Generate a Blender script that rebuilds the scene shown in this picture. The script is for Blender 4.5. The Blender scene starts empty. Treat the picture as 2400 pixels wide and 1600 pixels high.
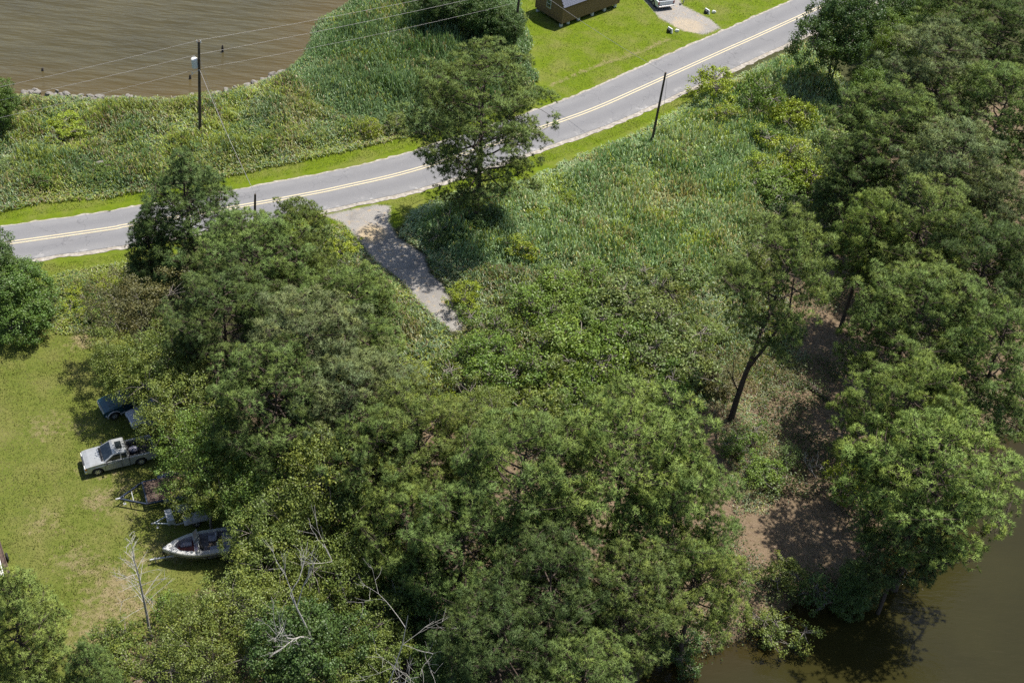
import bpy, bmesh, math, random
import numpy as np
from mathutils import Matrix, Vector

random.seed(7); RNG = np.random.default_rng(7)
S = bpy.context.scene
COL = S.collection

# ------------------------------------------------------------------ camera
FPX, PITCH, ROLL, CAMH = 3265.0, math.radians(41.5), math.radians(5.5), 72.0
_r = np.array([1.0, 0, 0]); _d = np.array([0, math.cos(PITCH), -math.sin(PITCH)]); _u = np.array([0, math.sin(PITCH), math.cos(PITCH)])
CR = _r*math.cos(ROLL) + _u*math.sin(ROLL); CU = -_r*math.sin(ROLL) + _u*math.cos(ROLL)
cam = bpy.data.cameras.new('camera'); camo = bpy.data.objects.new('camera', cam); COL.objects.link(camo)
cam.sensor_fit = 'HORIZONTAL'; cam.sensor_width = 36.0; cam.lens = 36.0*FPX/2400.0
cam.clip_start = 1.0; cam.clip_end = 3000.0
M = Matrix((CR.tolist(), CU.tolist(), (-_d).tolist())).transposed().to_4x4(); M.translation = (0, 0, CAMH)
camo.matrix_world = M
S.camera = camo

# ------------------------------------------------------------------ sky, sun, exposure
SUN_EL, SUN_DIR = math.radians(69), np.array([0.80, 0.60])
w = bpy.data.worlds.new('World'); S.world = w; w.use_nodes = True
nt = w.node_tree; bg = nt.nodes['Background']
sky = nt.nodes.new('ShaderNodeTexSky'); sky.sky_type = 'NISHITA'; sky.sun_disc = False
sky.sun_elevation = SUN_EL; sky.sun_rotation = math.atan2(SUN_DIR[0], SUN_DIR[1])
sky.air_density = 1.0; sky.dust_density = 1.2
nt.links.new(sky.outputs[0], bg.inputs[0]); bg.inputs[1].default_value = 0.085
sun = bpy.data.lights.new('sun', 'SUN'); suno = bpy.data.objects.new('sun', sun); COL.objects.link(suno)
sun.energy = 4.6; sun.angle = math.radians(0.53); sun.color = (1.0, 0.955, 0.88)
sd = Vector((SUN_DIR[0]*math.cos(SUN_EL), SUN_DIR[1]*math.cos(SUN_EL), math.sin(SUN_EL)))
suno.rotation_euler = sd.to_track_quat('Z', 'Y').to_euler()
S.view_settings.view_transform = 'Standard'; S.view_settings.look = 'None'
S.view_settings.exposure = 0.75; S.view_settings.gamma = 1.0
S.view_settings.use_curve_mapping = False
S.render.engine = 'CYCLES'
S.cycles.use_denoising = False; S.cycles.max_bounces = 5; S.cycles.diffuse_bounces = 3; S.cycles.glossy_bounces = 2
S.cycles.transmission_bounces = 3; S.cycles.transparent_max_bounces = 6
S.cycles.caustics_reflective = False; S.cycles.caustics_refractive = False

# ------------------------------------------------------------------ survey helper: where a sight line of the photograph meets height z
def G(px, py, z=0.0):
    v = _d + CR*(px-1200)/FPX + CU*(800-py)/FPX
    t = (z-CAMH)/v[2]
    return np.array([v[0]*t, v[1]*t, z])
def GP(pts, z=0.0): return np.array([G(x, y, z)[:2] for x, y in pts])

# ------------------------------------------------------------------ node helpers
def new_mat(name):
    m = bpy.data.materials.new(name); m.use_nodes = True
    n = m.node_tree.nodes; b = n['Principled BSDF']
    return m, m.node_tree, b
def nd(nt, typ, **kw):
    n = nt.nodes.new(typ)
    for k, v in kw.items():
        if k.startswith('i_'):
            key = k[2:]; key = int(key) if key.isdigit() else key.replace('_', ' ')
            n.inputs[key].default_value = v
        else: setattr(n, k, v)
    return n
def lk(nt, a, b): nt.links.new(a, b)
def noise(nt, scale, detail=4, rough=0.55, vec=None, dim='3D'):
    n = nd(nt, 'ShaderNodeTexNoise', noise_dimensions=dim); n.inputs['Scale'].default_value = scale
    n.inputs['Detail'].default_value = detail; n.inputs['Roughness'].default_value = rough
    if vec is not None: lk(nt, vec, n.inputs['Vector'])
    return n.outputs['Fac']
def mp(nt, val, a, b, c=0.0, d=1.0):
    n = nd(nt, 'ShaderNodeMapRange', clamp=True); lk(nt, val, n.inputs[0])
    for i, v in enumerate((a, b, c, d)): n.inputs[i+1].default_value = v
    return n.outputs[0]
def mth(nt, op, a, b):
    n = nd(nt, 'ShaderNodeMath', operation=op)
    for i, v in enumerate((a, b)):
        if isinstance(v, (int, float)): n.inputs[i].default_value = v
        else: lk(nt, v, n.inputs[i])
    return n.outputs[0]
def mixc(nt, fac, a, b, mode='MIX'):
    n = nd(nt, 'ShaderNodeMix', data_type='RGBA', blend_type=mode)
    for i, v in ((0, fac), (6, a), (7, b)):
        if isinstance(v, (int, float)): n.inputs[i].default_value = v
        elif isinstance(v, tuple): n.inputs[i].default_value = (*v[:3], 1)
        else: lk(nt, v, n.inputs[i])
    return n.outputs[2]
def geo_pos(nt): return nd(nt, 'ShaderNodeNewGeometry').outputs['Position']
def obj_co(nt): return nd(nt, 'ShaderNodeTexCoord').outputs['Object']
def attr(nt, name): return nd(nt, 'ShaderNodeAttribute', attribute_name=name).outputs['Fac']
def bump(nt, h, b, strength=0.4, dist=0.05):
    n = nd(nt, 'ShaderNodeBump'); n.inputs['Strength'].default_value = strength; n.inputs['Distance'].default_value = dist
    lk(nt, h, n.inputs['Height']); lk(nt, n.outputs[0], b.inputs['Normal'])

def plain(name, col, rough=0.6, metal=0.0, var=0.25, scale=6.0, spec=0.5, coat=0.0, dirt=None):
    m, t, b = new_mat(name); co = obj_co(t)
    f = mp(t, noise(t, scale, 5, 0.6, co), 0.3, 0.7)
    c = mixc(t, f, tuple(x*(1-var) for x in col), tuple(min(1, x*(1+var)) for x in col))
    if dirt:
        c = mixc(t, mp(t, noise(t, scale*0.7, 6, 0.7, co), 0.5, 0.72, 0, 0.8), c, dirt)
    lk(t, c, b.inputs['Base Color']); b.inputs['Roughness'].default_value = rough; b.inputs['Metallic'].default_value = metal
    b.inputs['Specular IOR Level'].default_value = spec; b.inputs['Coat Weight'].default_value = coat
    return m
def foliage(name, rough=0.5, trans=0.3, lo=0.55, hi=1.5, warm=(1.25, 1.0, 0.6), spec=0.4, puff=0.6):
    # colour = the object's own colour, varied leaf by leaf (attribute v) and clump by clump (attribute c)
    m, t, b = new_mat(name)
    oc = nd(t, 'ShaderNodeObjectInfo')
    v = attr(t, 'v'); c = attr(t, 'c')
    k = mp(t, v, 0, 1, lo, hi)
    kk = nd(t, 'ShaderNodeCombineColor'); [lk(t, k, kk.inputs[i]) for i in range(3)]
    base = mixc(t, 1.0, oc.outputs['Color'], kk.outputs[0], 'MULTIPLY')
    wm = mixc(t, 1.0, base, warm, 'MULTIPLY')
    base = mixc(t, mp(t, c, 0.35, 1.0, 0, 0.9), base, wm)
    lk(t, base, b.inputs['Base Color']); b.inputs['Roughness'].default_value = rough
    b.inputs['Specular IOR Level'].default_value = spec
    # rounded tuft: the leaf normal is bent towards the outside of its clump
    na = nd(t, 'ShaderNodeAttribute', attribute_name='nrm').outputs['Vector']
    vt = nd(t, 'ShaderNodeVectorTransform', vector_type='NORMAL', convert_from='OBJECT', convert_to='WORLD'); lk(t, na, vt.inputs[0])
    gn = nd(t, 'ShaderNodeNewGeometry').outputs['Normal']
    mxv = nd(t, 'ShaderNodeMix', data_type='VECTOR'); mxv.inputs[0].default_value = puff; lk(t, gn, mxv.inputs[4]); lk(t, vt.outputs[0], mxv.inputs[5])
    nv = nd(t, 'ShaderNodeVectorMath', operation='NORMALIZE'); lk(t, mxv.outputs[1], nv.inputs[0]); lk(t, nv.outputs[0], b.inputs['Normal'])
    tr = nd(t, 'ShaderNodeBsdfTranslucent'); lk(t, mixc(t, 1.0, base, (1.25, 1.2, 0.55), 'MULTIPLY'), tr.inputs[0])
    mx = nd(t, 'ShaderNodeMixShader'); mx.inputs[0].default_value = trans
    lk(t, b.outputs[0], mx.inputs[1]); lk(t, tr.outputs[0], mx.inputs[2]); lk(t, mx.outputs[0], t.nodes['Material Output'].inputs[0])
    return m
def colfoliage(name, rough=0.45, trans=0.3, spec=0.5):
    # colour from the plant's own colour attribute
    m, t, b = new_mat(name)
    a = nd(t, 'ShaderNodeAttribute', attribute_name='Col').outputs['Color']
    lk(t, a, b.inputs['Base Color']); b.inputs['Roughness'].default_value = rough; b.inputs['Specular IOR Level'].default_value = spec
    tr = nd(t, 'ShaderNodeBsdfTranslucent'); lk(t, mixc(t, 1.0, a, (1.2, 1.15, 0.6), 'MULTIPLY'), tr.inputs[0])
    mx = nd(t, 'ShaderNodeMixShader'); mx.inputs[0].default_value = trans
    lk(t, b.outputs[0], mx.inputs[1]); lk(t, tr.outputs[0], mx.inputs[2]); lk(t, mx.outputs[0], t.nodes['Material Output'].inputs[0])
    return m

# ------------------------------------------------------------------ mesh helpers
def mesh_np(name, V, Fs, mat=None, attrs=None, cols=None, smooth=False):
    # V (n,3); Fs (m,k) int array, all faces with k corners (or a list of such arrays)
    me = bpy.data.meshes.new(name)
    if not isinstance(Fs, list): Fs = [Fs]
    V = np.asarray(V, np.float32); me.vertices.add(len(V)); me.vertices.foreach_set('co', V.ravel())
    li = np.concatenate([f.ravel() for f in Fs]).astype(np.int32)
    tot = np.concatenate([np.full(len(f), f.shape[1], np.int32) for f in Fs])
    st = np.concatenate([[0], np.cumsum(tot)[:-1]]).astype(np.int32)
    me.loops.add(len(li)); me.loops.foreach_set('vertex_index', li)
    me.polygons.add(len(tot)); me.polygons.foreach_set('loop_start', st)
    me.polygons.foreach_set('use_smooth', np.full(len(tot), smooth, bool))
    me.update(calc_edges=True)
    for k, a in (attrs or {}).items():
        if np.ndim(a) == 2:
            at = me.attributes.new(k, 'FLOAT_VECTOR', 'POINT'); at.data.foreach_set('vector', np.asarray(a, np.float32).ravel()); continue
        at = me.attributes.new(k, 'FLOAT', 'POINT'); at.data.foreach_set('value', np.asarray(a, np.float32))
    if cols is not None:
        at = me.attributes.new('Col', 'FLOAT_COLOR', 'POINT')
        at.data.foreach_set('color', np.c_[cols, np.ones(len(cols))].astype(np.float32).ravel())
    if mat: me.materials.append(mat)
    return me
def link(name, me, parent=None, label=None, cat=None, group=None, kind=None, loc=None, rot=None):
    o = bpy.data.objects.new(name, me); COL.objects.link(o)
    if parent is not None: o.parent = parent
    if label: o['label'] = label
    if cat: o['category'] = cat
    if group: o['group'] = group
    if kind: o['kind'] = kind
    if loc is not None: o.location = loc
    if rot is not None: o.rotation_euler = rot
    return o
def thing(name, label, cat, loc=(0, 0, 0), rz=0.0, group=None):
    o = link(name, None, None, label, cat, group); o.location = loc; o.rotation_euler = (0, 0, rz); o.empty_display_size = 0.3
    return o

class MB:
    """collects shapes into one mesh"""
    def __init__(s): s.bm = bmesh.new()
    def box(s, c, size, rot=None, taper=None):
        g = bmesh.ops.create_cube(s.bm, size=1.0)['verts']
        for v in g:
            k = 1.0
            if taper and v.co.z > 0: k = taper
            v.co = Vector((v.co.x*size[0]*k, v.co.y*size[1]*k, v.co.z*size[2]))
            if rot is not None: v.co = rot @ v.co
            v.co += Vector(c)
        return g
    def bar(s, a, b, wy, wz=None):
        a, b = Vector(a), Vector(b); d = b-a; wz = wz or wy
        return s.box((a+b)/2, (d.length, wy, wz), d.to_track_quat('X', 'Z').to_matrix())
    def cyl(s, a, b, r, r2=None, n=12, caps=True):
        a, b = Vector(a), Vector(b); d = b-a; r2 = r if r2 is None else r2
        g = bmesh.ops.create_cone(s.bm, cap_ends=caps, segments=n, radius1=r, radius2=r2, depth=d.length)['verts']
        q = d.to_track_quat('Z', 'Y').to_matrix()
        for v in g: v.co = q @ v.co + (a+b)/2
        return g
    def ball(s, c, r, u=10, v=6, sc=(1, 1, 1)):
        g = bmesh.ops.create_uvsphere(s.bm, u_segments=u, v_segments=v, radius=r)['verts']
        for x in g: x.co = Vector((x.co.x*sc[0], x.co.y*sc[1], x.co.z*sc[2])) + Vector(c)
        return g
    def prism(s, prof, y0, y1, fn=None):
        # side profile of (x, z) points given width from y0 to y1; fn moves each vertex
        a = [s.bm.verts.new((x, y0, z)) for x, z in prof]; b = [s.bm.verts.new((x, y1, z)) for x, z in prof]
        n = len(prof)
        s.bm.faces.new(a); s.bm.faces.new(b[::-1])
        for i in range(n): s.bm.faces.new((a[i], b[i], b[(i+1) % n], a[(i+1) % n]))
        if fn:
            for v in a+b: v.co = Vector(fn(*v.co))
    def quad(s, *p):
        s.bm.faces.new([s.bm.verts.new(q) for q in p])
    def loft(s, rings, closed=True, cap=True):
        R = [[s.bm.verts.new(p) for p in r] for r in rings]; n = len(R[0])
        for a, b in zip(R[:-1], R[1:]):
            for i in range(n if closed else n-1): s.bm.faces.new((a[i], a[(i+1) % n], b[(i+1) % n], b[i]))
        if cap and closed: s.bm.faces.new(R[0][::-1]); s.bm.faces.new(R[-1])
    def torus(s, c, R, r, axis='Y', n=18, m=8):
        rings = []
        for i in range(n):
            a = 2*math.pi*i/n; ring = []
            for j in range(m):
                b = 2*math.pi*j/m; q = R + r*math.cos(b)
                ring.append((c[0]+q*math.cos(a), c[1]+r*0.9*math.sin(b), c[2]+q*math.sin(a)))
            rings.append(ring)
        V = [[s.bm.verts.new(p) for p in r_] for r_ in rings]
        for i in range(n):
            for j in range(m):
                s.bm.faces.new((V[i][j], V[i][(j+1) % m], V[(i+1) % n][(j+1) % m], V[(i+1) % n][j]))
    def build(s, name, mat, parent=None, bevel=0, smooth=False, **kw):
        bmesh.ops.recalc_face_normals(s.bm, faces=s.bm.faces)
        me = bpy.data.meshes.new(name); s.bm.to_mesh(me); s.bm.free(); me.materials.append(mat)
        if smooth:
            for p in me.polygons: p.use_smooth = True
        o = link(name, me, parent, **kw)
        if bevel:
            md = o.modifiers.new('bevel', 'BEVEL'); md.width = bevel; md.segments = 2; md.limit_method = 'ANGLE'; md.angle_limit = math.radians(35)
        return o

class Tubes:
    """tapered limbs collected into one mesh"""
    def __init__(s): s.V = []; s.F = []; s.n = 0
    def add(s, P, R, k=6):
        P = np.asarray(P, float); n = len(P); R = np.asarray(R, float)
        T = np.gradient(P, axis=0); T /= np.linalg.norm(T, axis=1, keepdims=True)+1e-9
        ref = np.where(np.abs(T[:, 2:3]) > 0.9, np.array([[1.0, 0, 0]]), np.array([[0, 0, 1.0]]))
        A = np.cross(T, ref); A /= np.linalg.norm(A, axis=1, keepdims=True)+1e-9; B = np.cross(T, A)
        a = np.arange(k)*2*math.pi/k
        ring = P[:, None] + R[:, None, None]*(np.cos(a)[None, :, None]*A[:, None] + np.sin(a)[None, :, None]*B[:, None])
        i = np.arange(n-1)[:, None]*k; j = np.arange(k)[None, :]; j2 = (j+1) % k
        f = np.stack([i+j, i+j2, i+k+j2, i+k+j], -1).reshape(-1, 4)+s.n
        s.V.append(ring.reshape(-1, 3)); s.F.append(f); s.n += n*k
    def mesh(s, name, mat): return mesh_np(name, np.concatenate(s.V), np.concatenate(s.F), mat, smooth=True)

def in_poly(P, poly):
    x, y = P[:, 0], P[:, 1]; c = np.zeros(len(P), bool); n = len(poly)
    for i in range(n):
        x1, y1 = poly[i]; x2, y2 = poly[i-1]
        cond = ((y1 > y) != (y2 > y)) & (x < (x2-x1)*(y-y1)/((y2-y1) if y2 != y1 else 1e-9)+x1); c ^= cond
    return c
def seg_dist(P, L, closed=False):
    d = np.full(len(P), 1e9); L = np.asarray(L)
    prs = zip(L, np.roll(L, -1, 0)) if closed else zip(L[:-1], L[1:])
    for a, b in prs:
        ab = b-a; t = np.clip(((P-a)@ab)/(ab@ab+1e-12), 0, 1)
        d = np.minimum(d, np.hypot(*(P-a-t[:, None]*ab).T))
    return d
def sdist(P, poly):   # positive inside
    d = seg_dist(P, poly, True); return np.where(in_poly(P, poly), d, -d)
# smooth value noise for laying things out
_tab = RNG.random((64, 64))
def vnoise(P, s):
    q = np.asarray(P)[:, :2]/s + 1000.0; i = np.floor(q).astype(int); f = q-i; f = f*f*(3-2*f)
    a = _tab[i[:, 0] % 64, i[:, 1] % 64]; b = _tab[(i[:, 0]+1) % 64, i[:, 1] % 64]
    c = _tab[i[:, 0] % 64, (i[:, 1]+1) % 64]; d = _tab[(i[:, 0]+1) % 64, (i[:, 1]+1) % 64]
    return (a*(1-f[:, 0])+b*f[:, 0])*(1-f[:, 1])+(c*(1-f[:, 0])+d*f[:, 0])*f[:, 1]
def smooth_line(P, step=0.5):
    # Catmull-Rom resampled
    P = np.asarray(P, float); Q = np.vstack([2*P[0]-P[1], P, 2*P[-1]-P[-2]]); out = []
    for i in range(1, len(Q)-2):
        a, b, c, d = Q[i-1:i+3]; n = max(2, int(np.linalg.norm(c-b)/step))
        t = np.linspace(0, 1, n, endpoint=False)[:, None]
        out.append(0.5*((2*b)+(-a+c)*t+(2*a-5*b+4*c-d)*t**2+(-a+3*b-3*c+d)*t**3))
    return np.vstack(out+[P[-1:]])

# ------------------------------------------------------------------ ground zones, surveyed from the photograph
ROAD = smooth_line(np.vstack([GP([(26, 571)])+[[-60, -25]], GP([(26, 571), (313, 528), (585, 482), (700, 461), (800, 441), (993, 394), (1299, 291), (1400, 254), (1500, 210), (1690, 124), (1872, 42)]), GP([(1872, 42)])+[[40, 42]]]), 0.6)
LAKE = np.vstack([GP([(-30, 222), (50, 217), (120, 221), (200, 225), (300, 228), (390, 227), (450, 224), (520, 214), (600, 195), (650, 176), (690, 152), (712, 135), (728, 95), (735, 55), (800, 22), (818, 0), (860, -60)], -0.4), [[30, 190], [120, 420], [-600, 420], [-600, 80]]])
POND = np.vstack([GP([(1490, 1640), (1545, 1550), (1650, 1540), (1755, 1505), (1850, 1442), (1895, 1405), (2000, 1372), (2090, 1305), (2140, 1240), (2250, 1140), (2340, 1040), (2420, 990), (2600, 930)], -0.4), [[120, 90], [120, -30], [12, -30]]])
LAWNS = [GP(p) for p in [
    [(-80, 520), (0, 492), (86, 470), (207, 460), (358, 452), (551, 404), (654, 376), (800, 351), (962, 308), (1100, 290), (1290, 220), (1310, 250), (1100, 340), (800, 420), (565, 470), (220, 520), (0, 550), (-80, 560)],
    [(1150, -80), (1215, 0), (1240, 70), (1268, 150), (1276, 240), (1309, 260), (1400, 225), (1655, 110), (1859, 20), (1990, -80)],
    [(838, 470), (1027, 420), (1220, 360), (1354, 318), (1500, 258), (1640, 190), (1660, 215), (1500, 298), (1320, 367), (1223, 408), (1050, 442), (965, 482), (920, 520), (850, 490)],
    [(-80, 600), (80, 590), (313, 560), (420, 560), (370, 610), (300, 630), (110, 650), (-80, 660)],
    [(620, 500), (720, 490), (800, 500), (830, 560), (740, 545), (640, 530)],
    [(-80, 780), (100, 770), (140, 765), (260, 765), (360, 860), (460, 1000), (580, 1200), (580, 1340), (440, 1400), (370, 1490), (270, 1540), (200, 1640), (-120, 1700)]]]
GRAVEL = [GP(p) for p in [
    [(755, 505), (800, 520), (830, 552), (882, 615), (942, 660), (991, 716), (1030, 752), (1060, 775), (1085, 772), (1080, 755), (1063, 724), (1037, 667), (1005, 640), (995, 600), (960, 575), (928, 555), (912, 520), (915, 482), (880, 480)],
    [(1500, -10), (1530, 22), (1545, 42), (1600, 72), (1650, 82), (1690, 66), (1660, 42), (1600, 12), (1580, -30), (1520, -60)]]]
LITTER = [GP(p) for p in [
    [(1640, 800), (1720, 760), (1900, 560), (2100, 300), (2500, 200), (2600, 1000), (2200, 1250), (2000, 1400), (1700, 1560), (1480, 1700), (300, 1800), (250, 1480), (430, 1400), (600, 1300), (600, 1000), (480, 850), (600, 750), (900, 900), (1300, 1000)]]]
DRY = [(GP([q])[0], r) for q, r in [((300, 1380), 3.2), ((200, 1330), 2.5), ((260, 1180), 2.0), ((210, 1000), 1.2), ((100, 1000), 1.6), ((85, 990), 1.0), ((190, 790), 1.6), ((240, 1470), 2.6), ((330, 1320), 2.0), ((120, 1220), 1.6), ((420, 1300), 1.6), ((240, 1090), 1.5), ((1600, 560), .2)]]
DITCH = GP([(1290, 195), (1400, 150), (1500, 118), (1570, 85)])

def axis(a, b, fine0, fine1, step):
    core = np.arange(fine0, fine1, step); lo = [fine0]; s = step
    while lo[-1] > a: s *= 1.5; lo.append(lo[-1]-s)
    hi = [core[-1]]; s = step
    while hi[-1] < b: s *= 1.5; hi.append(hi[-1]+s)
    return np.array(lo[:0:-1]+core.tolist()+hi[1:])
gx = axis(-900, 900, -62, 62, 0.42); gy = axis(-300, 1500, 44, 156, 0.42)
XX, YY = np.meshgrid(gx, gy); GPT = np.c_[XX.ravel(), YY.ravel()]
def wat(P): return np.maximum(sdist(P, LAKE), sdist(P, POND))
def ground_z(P, wd=None):
    wd = wat(P) if wd is None else wd
    rd = seg_dist(P, ROAD[::4])
    z = (vnoise(P, 2.5)-0.5)*0.10 + (vnoise(P, 9)-0.5)*0.16
    z *= np.clip((rd-3.5)/3, 0, 1)
    z -= 0.28*np.exp(-(seg_dist(P, DITCH)/0.6)**2)
    sh = np.clip((wd+1.2)/2.2, 0, 1); sh = sh*sh*(3-2*sh)
    return z*(1-sh) - 1.5*sh
wd_all = wat(GPT); gz = ground_z(GPT, wd_all)
soft = lambda sdv, s=0.8: np.clip(0.5+sdv/(2*s), 0, 1)
a_lawn = np.max([soft(sdist(GPT, p)+(0.9 if i < 5 else 0)) for i, p in enumerate(LAWNS)], 0)
a_grav = np.max([soft(sdist(GPT, p), 0.55) for p in GRAVEL], 0)
a_litt = np.max([soft(sdist(GPT, p), 1.5) for p in LITTER], 0)
a_dry = np.max([np.clip(0.95-np.hypot(*(GPT-c).T)/(r*1.9), 0, 1) for c, r in DRY], 0)*(0.35+1.1*vnoise(GPT+5, 1.7))
a_dry = np.maximum(a_dry, 0.75*np.exp(-(seg_dist(GPT, DITCH)/0.5)**2))
# the lawn on the far side of the road is watered and greener than the one by the trailers
a_lush = np.clip((GPT[:, 1]-78)/10, 0, 1)
nx, ny = len(gx), len(gy)
ii = (np.arange(ny-1)[:, None]*nx + np.arange(nx-1)[None, :]).ravel()
GF = np.c_[ii, ii+1, ii+1+nx, ii+nx]

def ground_material():
    m, t, b = new_mat('ground'); P = geo_pos(t)
    n1 = noise(t, 0.35, 5, 0.6, P); n2 = noise(t, 2.2, 6, 0.65, P); n3 = noise(t, 14, 6, 0.7, P); n4 = noise(t, 45, 3, 0.6, P)
    grit = mth(t, 'ADD', mth(t, 'MULTIPLY', n3, 0.6), mth(t, 'MULTIPLY', n4, 0.4))
    def zone(name, rag=0.7, sharp=0.12):
        a = attr(t, name); nn = mth(t, 'ADD', mth(t, 'MULTIPLY', n2, 0.6), mth(t, 'MULTIPLY', n3, 0.4))
        s_ = mth(t, 'ADD', a, mth(t, 'MULTIPLY', mth(t, 'SUBTRACT', nn, 0.5), rag)); return mp(t, s_, 0.5-sharp, 0.5+sharp)
    soil = mixc(t, mp(t, n3, 0.35, 0.65), (0.035, 0.042, 0.014), (0.07, 0.07, 0.028))
    litter = mixc(t, mp(t, grit, 0.36, 0.62), (0.095, 0.066, 0.043), (0.255, 0.190, 0.125))
    litter = mixc(t, mp(t, n2, 0.45, 0.7, 0, 0.6), litter, (0.12, 0.095, 0.045))
    lushA = mixc(t, mp(t, n2, 0.3, 0.7), (0.090, 0.138, 0.005), (0.145, 0.192, 0.009))
    dull = mixc(t, mp(t, n2, 0.3, 0.7), (0.092, 0.120, 0.018), (0.152, 0.167, 0.034))
    lawn = mixc(t, attr(t, 'lush'), dull, lushA)
    lawn = mixc(t, mp(t, grit, 0.4, 0.62, 0, 0.55), lawn, mixc(t, 0.5, lawn, (0.035, 0.055, 0.007)))
    lawn = mixc(t, mp(t, n1, 0.45, 0.65, 0, 0.45), lawn, (0.19, 0.168, 0.062))
    dry = mixc(t, mp(t, grit, 0.4, 0.6), (0.165, 0.130, 0.062), (0.30, 0.238, 0.145))
    dz = mp(t, mth(t, 'ADD', attr(t, 'dry'), mth(t, 'MULTIPLY', mth(t, 'SUBTRACT', n2, 0.5), 2.2)), 0.45, 1.0, 0, 0.85)
    lawn = mixc(t, dz, lawn, dry)
    gravel = mixc(t, mp(t, grit, 0.38, 0.62), (0.155, 0.145, 0.132), (0.38, 0.355, 0.325))
    gravel = mixc(t, mp(t, n2, 0.56, 0.66, 0, 0.75), gravel, (0.38, 0.28, 0.155)); gravel = mixc(t, mp(t, mth(t, 'ADD', attr(t, 'sandy'), mth(t, 'SUBTRACT', n3, 0.5)), 0.35, 0.7, 0, 0.9), gravel, (0.46, 0.355, 0.215))
    gravel = mixc(t, mp(t, n1, 0.5, 0.62, 0, 0.5), gravel, (0.16, 0.15, 0.14))
    c = mixc(t, zone('litter'), soil, litter); c = mixc(t, zone('lawn', 0.6), c, lawn); c = mixc(t, zone('gravel', 1.15, 0.14), c, gravel)
    c = mixc(t, attr(t, 'bank'), c, (0.07, 0.055, 0.03))
    lk(t, c, b.inputs['Base Color']); b.inputs['Roughness'].default_value = 0.95; b.inputs['Specular IOR Level'].default_value = 0.15
    bump(t, grit, b, 0.9, 0.10)
    return m
a_sandy = np.maximum(np.clip(1.15-np.hypot(*(GPT-G(872, 548)[:2]).T)/1.9, 0, 1), np.clip(1-np.hypot(*(GPT-G(1610, 62)[:2]).T)/3.0, 0, .5))
a_bank = np.clip((wd_all+1.0)/0.6, 0, 1)
gme = mesh_np('ground', np.c_[GPT, gz], GF, ground_material(), {'lawn': a_lawn, 'gravel': a_grav, 'litter': a_litt, 'dry': a_dry, 'lush': a_lush, 'sandy': a_sandy, 'bank': a_bank}, smooth=True)
link('ground', gme, kind='structure')
def gh(x, y): return float(ground_z(np.array([[x, y]]))[0])

# ------------------------------------------------------------------ water
def water_material(name, deep, shal, sx, sy, amp, rough, shal_name='shallow', ang=0.0):
    m, t, b = new_mat(name); P = geo_pos(t)
    mpn = nd(t, 'ShaderNodeMapping'); mpn.inputs['Scale'].default_value = (sx, sy, 1); mpn.inputs['Rotation'].default_value = (0, 0, ang); lk(t, P, mpn.inputs[0])
    mp2 = nd(t, 'ShaderNodeMapping'); mp2.inputs['Scale'].default_value = (sx*2.4, sy*2.9, 1); mp2.inputs['Rotation'].default_value = (0, 0, ang-0.35); lk(t, P, mp2.inputs[0])
    h1 = noise(t, 1.0, 3, 0.5, mpn.outputs[0]); h2 = noise(t, 1.0, 4, 0.6, mp2.outputs[0]); h3 = noise(t, 7.0, 3, 0.6, P)
    h = mth(t, 'ADD', mth(t, 'ADD', h1, mth(t, 'MULTIPLY', h2, 0.30)), mth(t, 'MULTIPLY', h3, 0.03))
    cl = mixc(t, mp(t, noise(t, 0.12, 4, 0.6, P), 0.35, 0.65), deep, tuple(x*1.25 for x in deep))
    cl = mixc(t, attr(t, shal_name), cl, shal)
    lk(t, cl, b.inputs['Base Color']); b.inputs['Roughness'].default_value = rough; b.inputs['IOR'].default_value = 1.33
    bump(t, h, b, 1.0, amp)
    return m
def water_sheet(name, x0, x1, y0, y1, z, mat, poly, wide, step=1.5):
    xs = np.unique(np.r_[np.arange(max(x0, -70), min(x1, 70), step), x0, x1]); ys = np.unique(np.r_[np.arange(max(y0, 30), min(y1, 170), step), y0, y1])
    X, Y = np.meshgrid(xs, ys); P = np.c_[X.ravel(), Y.ravel()]; n = len(xs)
    i = (np.arange(len(ys)-1)[:, None]*n+np.arange(n-1)[None, :]).ravel()
    sh = np.clip(1-sdist(P, poly)/wide, 0, 1)
    link(name, mesh_np(name, np.c_[P, np.full(len(P), z)], np.c_[i, i+1, i+1+n, i+n], mat, {'shallow': sh}, smooth=True), kind='structure')
lake_m = water_material('lake_water', (0.054, 0.046, 0.022), (0.078, 0.058, 0.023), 0.16, 0.72, 0.50, 0.07, ang=0.10)
pond_m = water_material('pond_water', (0.022, 0.020, 0.006), (0.027, 0.020, 0.005), 0.8, 2.2, 0.034, 0.07, ang=0.5)
water_sheet('lake', -600, 60, 96, 420, -0.45, lake_m, LAKE, 7.0)
water_sheet('pond', 8, 120, -30, 92, -0.45, pond_m, POND, 3.0)

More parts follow.
